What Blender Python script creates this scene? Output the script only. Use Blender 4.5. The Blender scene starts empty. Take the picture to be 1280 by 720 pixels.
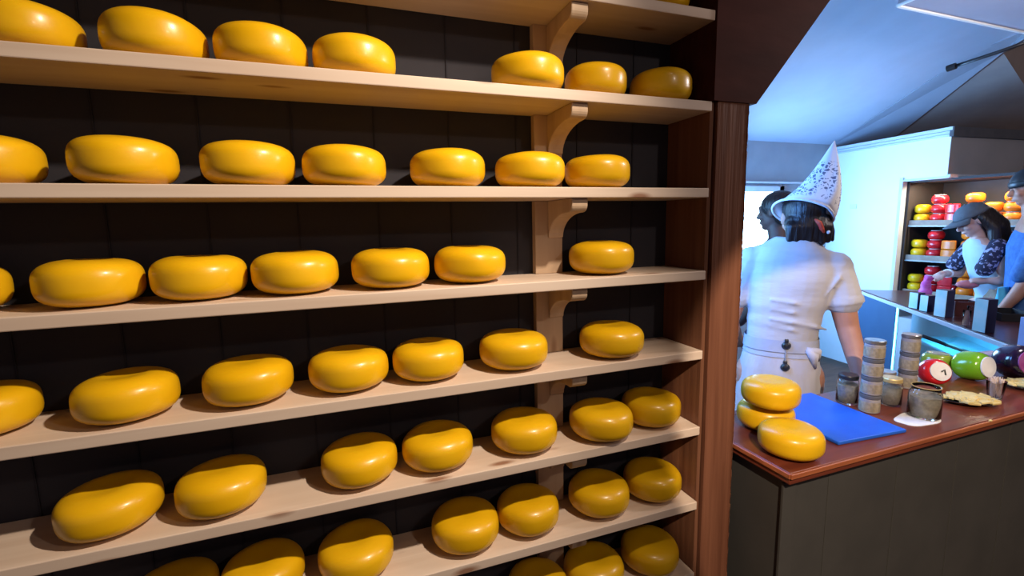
import bpy, bmesh, math, random
from mathutils import Vector, Matrix, noise
random.seed(7)
SC = bpy.context.scene
COL = SC.collection
PI = math.pi
EYE = 1.685
F = 584.8
RIGHT = Vector((0.93958667, -0.34174674, -0.01964904))
UP = Vector((0.06571299, 0.12374021, 0.99013644))
FWD = Vector((0.33594453, 0.93161018, -0.13872185))
CAM = Vector((0, 0, EYE))

# ------------------------------------------------------------------ measuring helpers
def ray(u, v): return RIGHT*((u-640)/F) - UP*((v-360)/F) + FWD
def atz(u, v, z):
    w = ray(u, v); return CAM + w*((z-EYE)/w.z)
def aty(u, v, y):
    w = ray(u, v); return CAM + w*(y/w.y)
def atx(u, v, x):
    w = ray(u, v); return CAM + w*(x/w.x)
def atd(u, v, d): return CAM + ray(u, v)*d
def onplane(u, v, p, n):
    w = ray(u, v); return CAM + w*((p-CAM).dot(n)/w.dot(n))

# ------------------------------------------------------------------ materials
def s2l(c):
    c = c/255.0
    return c/12.92 if c <= .04045 else ((c+.055)/1.055)**2.4
def rgb(r, g, b): return (s2l(r), s2l(g), s2l(b), 1)

def mat(name, col, rough=.5, spec=.5, metal=0, col2=None, scale=8, stretch=(1,1,1), bump=0, bscale=40, coat=0,
        trans=0, emit=None, estr=0, detail=3, lo=.35, hi=.65, ior=1.45, sss=0, rnd=False, sheen=0):
    m = bpy.data.materials.new(name); m.use_nodes = True
    nt = m.node_tree; N = nt.nodes; L = nt.links
    b = N['Principled BSDF']
    b.inputs['Base Color'].default_value = col
    b.inputs['Roughness'].default_value = rough
    b.inputs['Specular IOR Level'].default_value = spec
    b.inputs['Metallic'].default_value = metal
    b.inputs['Coat Weight'].default_value = coat
    b.inputs['Coat Roughness'].default_value = .15
    b.inputs['Transmission Weight'].default_value = trans
    b.inputs['IOR'].default_value = ior
    b.inputs['Sheen Weight'].default_value = sheen
    if sss:
        b.inputs['Subsurface Weight'].default_value = sss
        b.inputs['Subsurface Radius'].default_value = (.02,.01,.004)
        b.inputs['Subsurface Scale'].default_value = .5
    if emit:
        b.inputs['Emission Color'].default_value = emit
        b.inputs['Emission Strength'].default_value = estr
    if col2 or bump:
        tc = N.new('ShaderNodeTexCoord'); mp = N.new('ShaderNodeMapping')
        mp.inputs['Scale'].default_value = stretch
        L.new(tc.outputs['Object'], mp.inputs['Vector'])
        vec = mp.outputs['Vector']
        if rnd:
            oi = N.new('ShaderNodeObjectInfo'); ad = N.new('ShaderNodeVectorMath'); ad.operation = 'ADD'
            ml = N.new('ShaderNodeMath'); ml.operation = 'MULTIPLY'; ml.inputs[1].default_value = 37
            L.new(oi.outputs['Random'], ml.inputs[0]); L.new(vec, ad.inputs[0]); L.new(ml.outputs[0], ad.inputs[1])
            vec = ad.outputs[0]
        if col2:
            nz = N.new('ShaderNodeTexNoise'); nz.inputs['Scale'].default_value = scale; nz.inputs['Detail'].default_value = detail
            L.new(vec, nz.inputs['Vector'])
            cr = N.new('ShaderNodeValToRGB'); cr.color_ramp.elements[0].position = lo; cr.color_ramp.elements[1].position = hi
            cr.color_ramp.elements[0].color = col; cr.color_ramp.elements[1].color = col2
            L.new(nz.outputs['Fac'], cr.inputs['Fac']); L.new(cr.outputs['Color'], b.inputs['Base Color'])
        if bump:
            n2 = N.new('ShaderNodeTexNoise'); n2.inputs['Scale'].default_value = bscale; n2.inputs['Detail'].default_value = 4
            L.new(vec, n2.inputs['Vector'])
            bp = N.new('ShaderNodeBump'); bp.inputs['Strength'].default_value = bump; bp.inputs['Distance'].default_value = .01
            L.new(n2.outputs['Fac'], bp.inputs['Height']); L.new(bp.outputs['Normal'], b.inputs['Normal'])
    return m

def pine_mat(name, base, dark, knot, rough=.55, kscale=(2.2, 7.0, 7.0), axis=(1.2, 26, 26)):
    """pale planed pine: long grain plus scattered knots"""
    m = bpy.data.materials.new(name); m.use_nodes = True
    nt = m.node_tree; N = nt.nodes; L = nt.links; b = N['Principled BSDF']
    b.inputs['Roughness'].default_value = rough; b.inputs['Specular IOR Level'].default_value = .3
    tc = N.new('ShaderNodeTexCoord'); oi = N.new('ShaderNodeObjectInfo')
    ml = N.new('ShaderNodeMath'); ml.operation = 'MULTIPLY'; ml.inputs[1].default_value = 53
    ad = N.new('ShaderNodeVectorMath'); ad.operation = 'ADD'
    L.new(oi.outputs['Random'], ml.inputs[0]); L.new(tc.outputs['Object'], ad.inputs[0]); L.new(ml.outputs[0], ad.inputs[1])
    mp = N.new('ShaderNodeMapping'); mp.inputs['Scale'].default_value = axis
    L.new(ad.outputs[0], mp.inputs['Vector'])
    nz = N.new('ShaderNodeTexNoise'); nz.inputs['Scale'].default_value = 1; nz.inputs['Detail'].default_value = 4; nz.inputs['Distortion'].default_value = .6
    L.new(mp.outputs[0], nz.inputs['Vector'])
    cr = N.new('ShaderNodeValToRGB'); cr.color_ramp.elements[0].position = .32; cr.color_ramp.elements[1].position = .68
    cr.color_ramp.elements[0].color = base; cr.color_ramp.elements[1].color = dark
    L.new(nz.outputs['Fac'], cr.inputs['Fac'])
    mk = N.new('ShaderNodeMapping'); mk.inputs['Scale'].default_value = kscale
    L.new(ad.outputs[0], mk.inputs['Vector'])
    vo = N.new('ShaderNodeTexVoronoi'); vo.inputs['Scale'].default_value = 1.6; vo.inputs['Randomness'].default_value = 1
    L.new(mk.outputs[0], vo.inputs['Vector'])
    kr = N.new('ShaderNodeValToRGB'); kr.color_ramp.elements[0].position = .06; kr.color_ramp.elements[1].position = .16
    kr.color_ramp.elements[0].color = (1,1,1,1); kr.color_ramp.elements[1].color = (0,0,0,1)
    L.new(vo.outputs['Distance'], kr.inputs['Fac'])
    mx = N.new('ShaderNodeMix'); mx.data_type = 'RGBA'
    L.new(kr.outputs['Color'], mx.inputs['Factor']); L.new(cr.outputs['Color'], mx.inputs[6]); mx.inputs[7].default_value = knot
    L.new(mx.outputs[2], b.inputs['Base Color'])
    bp = N.new('ShaderNodeBump'); bp.inputs['Strength'].default_value = .12; bp.inputs['Distance'].default_value = .004
    L.new(nz.outputs['Fac'], bp.inputs['Height']); L.new(bp.outputs['Normal'], b.inputs['Normal'])
    return m

def lace_mat():
    m = bpy.data.materials.new('white_lace'); m.use_nodes = True
    nt = m.node_tree; N = nt.nodes; L = nt.links; b = N['Principled BSDF']
    b.inputs['Base Color'].default_value = (.82,.80,.82,1); b.inputs['Roughness'].default_value = .8
    tc = N.new('ShaderNodeTexCoord')
    vo = N.new('ShaderNodeTexVoronoi'); vo.inputs['Scale'].default_value = 62; vo.feature = 'DISTANCE_TO_EDGE'
    nz = N.new('ShaderNodeTexNoise'); nz.inputs['Scale'].default_value = 30
    ad = N.new('ShaderNodeVectorMath'); ad.operation = 'MULTIPLY_ADD'; ad.inputs[1].default_value = (.03,.03,.03)
    L.new(nz.outputs['Color'], ad.inputs[0]); L.new(tc.outputs['Object'], ad.inputs[2])
    L.new(tc.outputs['Object'], nz.inputs['Vector']); L.new(ad.outputs[0], vo.inputs['Vector'])
    cr = N.new('ShaderNodeValToRGB'); cr.color_ramp.elements[0].position = .13; cr.color_ramp.elements[1].position = .19
    cr.color_ramp.elements[0].color = (0,0,0,1); cr.color_ramp.elements[1].color = (1,1,1,1)
    L.new(vo.outputs['Distance'], cr.inputs['Fac'])
    # open work only in the motif band, its shaded holes painted blue-grey (vertex attribute 'band')
    at = N.new('ShaderNodeAttribute'); at.attribute_name = 'band'
    n2 = N.new('ShaderNodeTexNoise'); n2.inputs['Scale'].default_value = 22
    L.new(tc.outputs['Object'], n2.inputs['Vector'])
    r2 = N.new('ShaderNodeValToRGB'); r2.color_ramp.elements[0].position = .40; r2.color_ramp.elements[1].position = .46
    L.new(n2.outputs['Fac'], r2.inputs['Fac'])
    m1 = N.new('ShaderNodeMath'); m1.operation = 'MULTIPLY'; L.new(at.outputs['Fac'], m1.inputs[0]); L.new(r2.outputs['Color'], m1.inputs[1])
    inv = N.new('ShaderNodeMath'); inv.operation = 'MULTIPLY'; inv.inputs[0].default_value = 1; L.new(cr.outputs['Color'], inv.inputs[1])
    m2 = N.new('ShaderNodeMath'); m2.operation = 'MULTIPLY'; L.new(m1.outputs[0], m2.inputs[0]); L.new(inv.outputs[0], m2.inputs[1])
    tr = N.new('ShaderNodeBsdfDiffuse'); tr.inputs[0].default_value = (.17,.18,.25,1); mx = N.new('ShaderNodeMixShader')
    L.new(m2.outputs[0], mx.inputs[0]); L.new(b.outputs[0], mx.inputs[1]); L.new(tr.outputs[0], mx.inputs[2])
    L.new(mx.outputs[0], N['Material Output'].inputs['Surface'])
    return m

M = {}
M['wax'] = mat('yellow_wax', (.72,.40,.004,1), .33, .45, sss=.10, col2=(.75,.43,.007,1), scale=9, bump=.05, bscale=28, coat=.15, rnd=True)
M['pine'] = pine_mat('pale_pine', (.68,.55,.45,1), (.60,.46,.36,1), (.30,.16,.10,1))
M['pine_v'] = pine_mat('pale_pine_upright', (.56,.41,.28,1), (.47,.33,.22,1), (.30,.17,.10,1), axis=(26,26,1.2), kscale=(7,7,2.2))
M['post'] = mat('brown_timber', (.20,.078,.042,1), .65, .2, col2=(.13,.047,.025,1), scale=1, stretch=(38,38,1.6), bump=.5, bscale=1.2, detail=5)
M['post_saw'] = mat('sawn_timber_edge', (.30,.125,.065,1), .6, .3, col2=(.14,.05,.026,1), scale=1, stretch=(6,6,95), bump=.8, bscale=1, detail=3)
M['brace'] = mat('dark_red_timber', (.075,.022,.017,1), .75, .12, col2=(.05,.014,.011,1), scale=1, stretch=(3,30,12), bump=.3, bscale=1.2, detail=4)
M['side'] = mat('brown_side_board', (.20,.085,.045,1), .55, .3, col2=(.13,.05,.027,1), scale=1, stretch=(30,30,1.4), bump=.3, bscale=1.2, detail=5)
M['darkwall'] = mat('dark_boarded_wall', (.034,.033,.042,1), .8, .2, col2=(.040,.038,.047,1), scale=3, bump=.08, bscale=20)
M['seam'] = mat('dark_seam', (.031,.030,.038,1), .9, .1)
M['joint'] = mat('panel_joint', (.06,.056,.05,1), .8, .2)
M['floor'] = mat('brown_floorboards', (.12,.07,.045,1), .55, .3, col2=(.08,.045,.03,1), scale=1, stretch=(2,18,1), bump=.1, bscale=2)
M['ceil_dark'] = mat('dark_ceiling_boards', (.10,.06,.045,1), .7, .2, col2=(.07,.045,.035,1), scale=1, stretch=(2,16,1))
M['plaster'] = mat('pale_plaster', (.44,.48,.57,1), .85, .2, col2=(.42,.455,.54,1), scale=5, bump=.04, bscale=60)
M['plaster_grey'] = mat('grey_plaster', (.34,.38,.42,1), .85, .2, col2=(.31,.35,.39,1), scale=5)
M['plaster_brown'] = mat('brown_grey_plaster', (.42,.35,.32,1), .85, .2, col2=(.37,.31,.29,1), scale=4)
M['white'] = mat('white_panel', (.86,.88,.88,1), .55, .3, col2=(.84,.86,.86,1), scale=4)
M['panel_grey'] = mat('warm_grey_panel', (.42,.39,.38,1), .6, .3, col2=(.38,.36,.35,1), scale=4)
M['trim_dark'] = mat('dark_grey_trim', (.11,.105,.11,1), .5, .3, col2=(.09,.09,.095,1), scale=12)
M['trim_blue'] = mat('pale_trim', (.62,.68,.74,1), .5, .4, col2=(.57,.63,.69,1), scale=10)
M['soffit'] = mat('soffit_plaster', (.44,.40,.45,1), .8, .2, col2=(.41,.37,.42,1), scale=4)
M['counter_top'] = mat('red_mahogany', (.19,.044,.022,1), .28, .4, col2=(.115,.025,.014,1), scale=1, stretch=(2.2,26,26), coat=.2, detail=5)
M['counter_edge'] = mat('mahogany_edge', (.42,.13,.05,1), .3, .5, col2=(.28,.075,.03,1), scale=1, stretch=(3,30,30), coat=.3)
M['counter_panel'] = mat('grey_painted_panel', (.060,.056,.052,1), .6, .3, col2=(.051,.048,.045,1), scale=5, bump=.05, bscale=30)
M['blue'] = mat('blue_plastic', (.010,.10,.56,1), .38, .5, col2=(.012,.115,.60,1), scale=14, bump=.05, bscale=180)
M['glass'] = mat('clear_glass', (.95,.98,1,1), .03, .5, trans=1, ior=1.45)
M['clear_plastic'] = mat('clear_plastic', (.97,.98,1,1), .06, .4, trans=1, ior=1.12)
M['tin'] = mat('brushed_tin', (.50,.48,.46,1), .32, .5, metal=.9, col2=(.42,.40,.39,1), scale=1, stretch=(4,4,60))
M['mustard'] = mat('grainy_jar_filling', (.36,.30,.21,1), .5, .4, col2=(.24,.20,.14,1), scale=70, bump=.2, bscale=120)
M['label_grey'] = mat('grey_paper_label', (.33,.30,.30,1), .6, .3, col2=(.25,.225,.23,1), scale=25)
M['label_white'] = mat('white_paper_label', (.80,.78,.78,1), .6, .3, col2=(.72,.70,.71,1), scale=18)
M['black'] = mat('black_plastic', (.012,.012,.014,1), .4, .5, col2=(.018,.018,.02,1), scale=20)
M['black_gloss'] = mat('glossy_black_plate', (.02,.02,.023,1), .18, .5, col2=(.026,.026,.03,1), scale=20)
M['gold'] = mat('gold_lid', (.62,.45,.18,1), .35, .5, metal=.4, col2=(.56,.40,.16,1), scale=20)
M['red_wax'] = mat('red_wax', (.62,.014,.022,1), .25, .5, col2=(.55,.01,.018,1), scale=10, coat=.4)
M['green_wax'] = mat('green_wax', (.17,.42,.015,1), .22, .5, col2=(.13,.34,.012,1), scale=7, coat=.5, bump=.1, bscale=18)
M['olive_wax'] = mat('olive_wax', (.22,.30,.025,1), .25, .5, col2=(.16,.24,.02,1), scale=7, coat=.5)
M['purple_wax'] = mat('dark_purple_wax', (.022,.010,.035,1), .16, .6, col2=(.03,.013,.045,1), scale=8, coat=.6)
M['orange_wax'] = mat('orange_wax', (.80,.20,.012,1), .35, .4, col2=(.74,.17,.012,1), scale=8, coat=.2)
M['lemon_wax'] = mat('lemon_wax', (.88,.50,.008,1), .35, .4, col2=(.84,.44,.008,1), scale=8, coat=.2)
M['cut'] = mat('cut_cheese', (.72,.58,.26,1), .45, .4, col2=(.62,.47,.18,1), scale=30, bump=.1, bscale=60, sss=.1)
M['film'] = mat('clear_film', (.85,.9,.92,1), .15, .5, trans=.75, ior=1.2, col2=(.8,.85,.88,1), scale=25, bump=.5, bscale=30)
M['napkin'] = mat('white_napkin', (.80,.78,.77,1), .85, .2, col2=(.74,.72,.71,1), scale=40, bump=.2, bscale=60)
M['stick'] = mat('toothpick_wood', (.82,.66,.52,1), .6, .3, col2=(.76,.58,.44,1), scale=50)
M['cyan_box'] = mat('pale_blue_carton', (.50,.84,.90,1), .45, .4, col2=(.78,.93,.95,1), scale=9)
M['navy'] = mat('navy_carton_side', (.03,.035,.09,1), .5, .3, col2=(.04,.045,.11,1), scale=14)
M['maroon'] = mat('maroon_wood', (.085,.026,.026,1), .3, .4, col2=(.055,.018,.019,1), scale=1, stretch=(8,8,8), coat=.2)
M['case_blue'] = mat('slate_blue_panel', (.035,.085,.16,1), .5, .3, col2=(.032,.078,.15,1), scale=6)
M['case_in'] = mat('case_lining', (.25,.50,.62,1), .4, .4, col2=(.2,.44,.56,1), scale=5)
M['steel'] = mat('pale_steel_edge', (.75,.78,.82,1), .25, .5, metal=.6, col2=(.7,.73,.78,1), scale=10)
M['fridge'] = mat('grey_shelf_metal', (.28,.27,.26,1), .4, .5, metal=.3, col2=(.24,.235,.23,1), scale=10)
M['fridge_in'] = mat('dark_cabinet_lining', (.055,.045,.045,1), .6, .3, col2=(.045,.038,.038,1), scale=8)
M['price'] = mat('beige_price_strip', (.34,.25,.18,1), .5, .3, col2=(.26,.18,.13,1), scale=16)
M['skin'] = mat('skin', (.46,.23,.16,1), .5, .4, col2=(.40,.19,.13,1), scale=14, bump=.04, bscale=160, sss=.12)
M['skin_pale'] = mat('pale_skin', (.56,.34,.28,1), .5, .4, col2=(.50,.29,.24,1), scale=14, bump=.04, bscale=160, sss=.12)
M['skin_backlit'] = mat('shaded_skin', (.10,.058,.048,1), .5, .3, col2=(.085,.05,.042,1), scale=14, bump=.04, bscale=160, sss=.1)  # backlit shade put into the skin colour
M['hair'] = mat('dark_brown_hair', (.012,.008,.008,1), .4, .5, col2=(.024,.015,.013,1), scale=1, stretch=(60,60,8), bump=.6, bscale=1.5)
M['shirt'] = mat('white_cotton_shirt', (.47,.45,.47,1), .85, .2, col2=(.43,.41,.43,1), scale=6, stretch=(1,1,3), bump=.5, bscale=7, sheen=.2)
M['skirt'] = mat('cream_cotton_skirt', (.48,.45,.47,1), .85, .2, col2=(.42,.39,.42,1), scale=5, stretch=(3,3,1), bump=.5, bscale=8, sheen=.2)
M['apron'] = mat('grey_blue_apron_band', (.34,.36,.46,1), .85, .2, col2=(.42,.43,.50,1), scale=9, bump=.4, bscale=14)
M['lace'] = lace_mat()
M['lace_solid'] = mat('white_lace_edging', (.82,.80,.82,1), .8, .2, col2=(.72,.70,.73,1), scale=60, bump=.3, bscale=140)
M['red_cloth'] = mat('red_hair_tie', (.50,.03,.02,1), .7, .3, col2=(.62,.10,.05,1), scale=40, bump=.4, bscale=80)
M['pink'] = mat('pink_cloth', (.55,.07,.30,1), .8, .2, col2=(.62,.16,.40,1), scale=24, bump=.3, bscale=30)
M['cap_grey'] = mat('grey_cap_cloth', (.115,.125,.14,1), .85, .2, col2=(.10,.11,.125,1), scale=40, bump=.2, bscale=120)
M['floral'] = mat('dark_floral_cloth', (.025,.025,.05,1), .8, .2, col2=(.30,.30,.45,1), scale=38, lo=.52, hi=.6, bump=.2, bscale=30)
M['top_blue'] = mat('pale_blue_top', (.42,.52,.60,1), .85, .2, col2=(.37,.47,.56,1), scale=6, bump=.4, bscale=9)
M['denim'] = mat('blue_denim', (.05,.13,.34,1), .8, .2, col2=(.07,.18,.42,1), scale=30, bump=.2, bscale=90)
M['cyan_cloth'] = mat('cyan_cloth', (.08,.42,.60,1), .7, .3, col2=(.10,.48,.66,1), scale=12, bump=.3, bscale=18)
M['coral'] = mat('coral_pouch', (.60,.20,.20,1), .6, .3, col2=(.52,.15,.16,1), scale=18, bump=.3, bscale=24)
M['rose_board'] = mat('rose_brown_board', (.24,.12,.13,1), .6, .3, col2=(.20,.10,.11,1), scale=10)
M['lavender'] = mat('lavender_card', (.30,.38,.66,1), .6, .3, col2=(.28,.35,.62,1), scale=10)
M['lavender_edge'] = mat('pale_lavender_edge', (.48,.50,.58,1), .35, .4, col2=(.45,.47,.55,1), scale=10)
M['paper_pink'] = mat('pinkish_packets', (.58,.44,.50,1), .5, .3, col2=(.40,.28,.36,1), scale=30)
M['white_metal'] = mat('white_painted_metal', (.75,.77,.80,1), .4, .4, col2=(.70,.72,.75,1), scale=10)
M['bead'] = mat('pearl_bead', (.75,.75,.8,1), .2, .6, col2=(.8,.8,.85,1), scale=10)
M['daylight'] = mat('bright_window_daylight', (.6,.8,1,1), .3, .5, emit=(.55,.80,1,1), estr=9)
M['pane_glow'] = mat('added_blue_glow', (.4,.6,1,1), .3, .5, emit=(.25,.55,1,1), estr=1.5)  # blue glow for the added panes out of view
M['case_post_glow'] = mat('glowing_corner_post', (.9,.95,1,1), .3, .5, emit=(.15,.75,1,1), estr=5)  # case corner post's bright cyan given as its own glow

# ------------------------------------------------------------------ mesh builder
W = {}
class MB:
    def __init__(s): s.bm = bmesh.new()
    def faces(s, vs, fs):
        b = [s.bm.verts.new(v) for v in vs]
        for f in fs:
            try: s.bm.faces.new([b[i] for i in f])
            except ValueError: pass
        return b
    def box(s, c, d, rz=0, bev=0, R=None):
        c = Vector(c); m = R or Matrix.Rotation(rz, 3, 'Z')
        t = bmesh.new(); bmesh.ops.create_cube(t, size=1)
        for v in t.verts: v.co = Vector((v.co.x*d[0], v.co.y*d[1], v.co.z*d[2]))
        if bev: bmesh.ops.bevel(t, geom=list(t.edges), offset=bev, segments=2, profile=.5, affect='EDGES')
        for v in t.verts: v.co = m @ v.co + c
        s.merge(t); return s
    def merge(s, t):
        t.verts.index_update(); mp = [s.bm.verts.new(v.co) for v in t.verts]
        for f in t.faces:
            try:
                nf = s.bm.faces.new([mp[v.index] for v in f.verts]); nf.smooth = f.smooth
            except ValueError: pass
        t.free()
    def rings(s, rings, cap=True, closed=True):
        R = [[s.bm.verts.new(p) for p in r] for r in rings]
        n = len(R[0])
        for a, b in zip(R, R[1:]):
            for i in range(n if closed else n-1):
                j = (i+1) % n
                try: s.bm.faces.new((a[i], a[j], b[j], b[i]))
                except ValueError: pass
        if cap:
            for r, fl in ((R[0], True), (R[-1], False)):
                try: s.bm.faces.new(r[::-1] if fl else r)
                except ValueError: pass
        return s
    def lathe(s, prof, c=(0,0,0), n=32, R=None, cap=True):
        c = Vector(c); rr = []
        for r, z in prof:
            ring = []
            for i in range(n):
                a = 2*PI*i/n; p = Vector((r*math.cos(a), r*math.sin(a), z))
                ring.append((R @ p if R else p) + c)
            rr.append(ring)
        return s.rings(rr, cap)
    def tube(s, pts, rad, n=12, cap=True):
        pts = [Vector(p) for p in pts]
        if not hasattr(rad, '__len__'): rad = [rad]*len(pts)
        rr = []; prev = None
        for i, p in enumerate(pts):
            d = (pts[min(i+1, len(pts)-1)] - pts[max(i-1, 0)]).normalized()
            if prev is None:
                x = d.orthogonal().normalized()
            else:
                x = (prev - d*prev.dot(d)); x = x.normalized() if x.length > 1e-6 else d.orthogonal().normalized()
            prev = x; y = d.cross(x)
            rr.append([p + (x*math.cos(2*PI*k/n) + y*math.sin(2*PI*k/n))*rad[i] for k in range(n)])
        return s.rings(rr, cap)
    def ball(s, c, r, n=20, R=None):
        c = Vector(c)
        if not hasattr(r, '__len__'): r = (r, r, r)
        t = bmesh.new(); bmesh.ops.create_uvsphere(t, u_segments=n, v_segments=max(6, n//2), radius=1)
        for v in t.verts:
            p = Vector((v.co.x*r[0], v.co.y*r[1], v.co.z*r[2])); v.co = (R @ p if R else p) + c
        s.merge(t); return s
    def limb(s, pts, rad):
        """rounded tapered chain for remeshed bodies"""
        s.tube(pts, rad, 14)
        for p, r in zip(pts, rad): s.ball(p, r, 14)
        return s
    def prism(s, poly, axis, a, b):
        """poly of 2-D points extruded between a and b on axis 'x','y' or 'z'"""
        def P(q, t):
            return {'x': (t, q[0], q[1]), 'y': (q[0], t, q[1]), 'z': (q[0], q[1], t)}[axis]
        n = len(poly)
        vs = [P(q, a) for q in poly] + [P(q, b) for q in poly]
        fs = [tuple(range(n))[::-1], tuple(range(n, 2*n))] + [(i, (i+1) % n, n+(i+1) % n, n+i) for i in range(n)]
        s.faces(vs, fs); return s
    def slab(s, poly, th, n=None):
        """3-D planar polygon given thickness th along n"""
        P = [Vector(p) for p in poly]
        if n is None: n = (P[1]-P[0]).cross(P[2]-P[0]).normalized()
        k = len(P); vs = P + [p + n*th for p in P]
        fs = [tuple(range(k)), tuple(range(k, 2*k))[::-1]] + [(i, k+i, k+(i+1) % k, (i+1) % k) for i in range(k)]
        s.faces(vs, fs); return s
    def build(s, name, m, parent=None, loc=None, smooth=False, bev=0, sub=0):
        bm = s.bm
        bmesh.ops.recalc_face_normals(bm, faces=list(bm.faces))
        base = W[parent.name] if parent else Vector(loc if loc is not None else (0,0,0))
        for v in bm.verts: v.co -= base
        me = bpy.data.meshes.new(name); bm.to_mesh(me); bm.free()
        o = bpy.data.objects.new(name, me); COL.objects.link(o)
        if m: me.materials.append(m)
        if smooth:
            for p in me.polygons: p.use_smooth = True
        if parent: o.parent = parent
        else: o.location = base
        W[o.name] = base
        if bev:
            md = o.modifiers.new('bevel', 'BEVEL'); md.width = bev; md.segments = 2; md.limit_method = 'ANGLE'; md.angle_limit = .6
        if sub:
            md = o.modifiers.new('sub', 'SUBSURF'); md.levels = sub; md.render_levels = sub
        return o

def remesh(o, vox, smooth=4, keep=True):
    md = o.modifiers.new('rm', 'REMESH'); md.mode = 'VOXEL'; md.voxel_size = vox; md.use_smooth_shade = True
    if smooth:
        sm = o.modifiers.new('sm', 'SMOOTH'); sm.iterations = smooth; sm.factor = .5
    dg = bpy.context.evaluated_depsgraph_get(); dg.update()
    me = bpy.data.meshes.new_from_object(o.evaluated_get(dg))
    old = o.data; o.modifiers.clear(); o.data = me
    if not me.materials and old.materials: me.materials.append(old.materials[0])
    for p in me.polygons: p.use_smooth = True
    return o

def tag(o, label, cat, group=None, kind=None):
    o['label'] = label; o['category'] = cat
    if group: o['group'] = group
    if kind: o['kind'] = kind
    return o
def thing(name, loc, label, cat, group=None):
    o = bpy.data.objects.new(name, None); COL.objects.link(o); o.location = loc; o.empty_display_size = .05
    W[o.name] = Vector(loc); return tag(o, label, cat, group)
def struct(o):
    o['kind'] = 'structure'; return o
def copy_tree(o, loc, rz=0, scale=None):
    c = o.copy(); COL.objects.link(c); c.location = loc; c.rotation_euler = (0,0,rz)
    if scale: c.scale = scale
    W[c.name] = Vector(loc)
    for ch in o.children:
        d = ch.copy(); COL.objects.link(d); d.parent = c
        for g in ch.children:
            e = g.copy(); COL.objects.link(e); e.parent = d
    return c

# ------------------------------------------------------------------ camera
cd = bpy.data.cameras.new('camera'); cam = bpy.data.objects.new('camera', cd); COL.objects.link(cam)
cd.sensor_width = 36; cd.sensor_fit = 'HORIZONTAL'; cd.lens = F/1280*36; cd.clip_start = .05
cam.matrix_world = Matrix(((RIGHT.x, UP.x, -FWD.x, 0), (RIGHT.y, UP.y, -FWD.y, 0), (RIGHT.z, UP.z, -FWD.z, EYE), (0,0,0,1)))
SC.camera = cam

# ------------------------------------------------------------------ left room: shelves of cheese
D = 1.1295            # front plane of the shelves
WD = .198             # shelf depth
XE = 1.0347           # right end of the shelves
XL = -2.2
T = .0274
ZS = [EYE+z for z in (.5820, .3357, .0895, -.1570, -.4069, -.6567, -.9143, -1.1696)] + [EYE-1.425]
YW = D+WD

struct(MB().box((2.6, 1.6, -.03), (11, 9.2, .06)).build('floor', M['floor']))
mw = MB().box((-.95, YW+.06, 1.75), (4.30, .12, 3.5))
struct(mw.build('wall_left', M['darkwall']))
ms = MB()
for x in [-1.9+.2*i for i in range(15)]: ms.box((x, YW-.001, 1.3), (.004, .004, 2.5))
struct(ms.build('trim_1', M['seam']))

rack = thing('wooden_shelf_rack', (-.5, D+.1, 0), 'tall pine rack of long open shelves holding rows of yellow cheese wheels', 'shelf')
for i, z in enumerate(ZS):
    wob = .0
    b = MB().box(((XL+XE)/2, D+WD/2-.0005, z-T/2), (XE-XL, WD-.001, T))
    b.build('shelf_board', M['pine'], rack, bev=.0022)
# bracket planks with an ogee corbel under each shelf
YB = D+.172
def corbel(zt):
    y0 = YB-.0005
    f = D+.014
    pts = [(y0, zt), (f, zt), (f, zt-.016)]
    for k in range(1, 7):                    # rounded nose
        a = k/6*PI*.5
        pts.append((f+.022*(1-math.cos(a)), zt-.016-.022*math.sin(a)))
    for k in range(1, 10):                   # hollow curve running into the upright
        a = k/9*PI/2
        pts.append((f+.022+(y0-.006-f-.022)*math.sin(a), zt-.038-.070*(1-math.cos(a))))
    pts.append((y0, zt-.112))
    return MB().prism(pts, 'x', .588, .637)
for i in range(len(ZS)-1):
    zt, zb = ZS[i]-T-.0004, ZS[i+1]+.0004
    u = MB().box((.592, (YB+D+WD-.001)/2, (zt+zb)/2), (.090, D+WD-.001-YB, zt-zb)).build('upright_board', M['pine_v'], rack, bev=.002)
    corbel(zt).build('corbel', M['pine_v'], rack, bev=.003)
MB().box((XE+.0085, D+WD/2+.004, (EYE+.336)/2), (.013, WD-.012, EYE+.336)).build('side_board', M['side'], rack)

# post with sawn, chamfered right edge
px0, px1, zt = 1.056, 1.1985, EYE+.337
post = thing('timber_post', ((px0+px1)/2, D+.1, 0), 'thick reddish brown timber post closing the right end of the cheese shelves', 'post')
pb = MB(); zs = [zt*k/60 for k in range(61)]
rr = []
for z in zs:
    j = .002*noise.noise((3.1, 0, z*9))
    rr.append([(px0+j, D, z), (px1-.026+.003*noise.noise((0, 1, z*5)), D, z), (px1-.002, D+.03, z), (px1-.002, D+.20, z), (px0, D+.20, z)])
pb.rings(rr); pb.build('post_shaft', M['post'], post)
pe = MB(); rr = []
k = 0; z = 0
while z < zt:
    w = .004+.005*random.random(); h = .006+.008*random.random()
    e = .0035*random.random()
    for zz in (z, min(z+h*.8, zt)):
        rr.append([(px1-.027+.003*noise.noise((0,1,zz*5))-e*.4, D-.002-e*.3, zz), (px1+e-.001, D+.024, zz), (px1+e*.6, D+.06, zz), (px1-.012, D+.06, zz)])
    z += h
pe.rings(rr); pe.build('sawn_edge', M['post_saw'], post)

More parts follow.
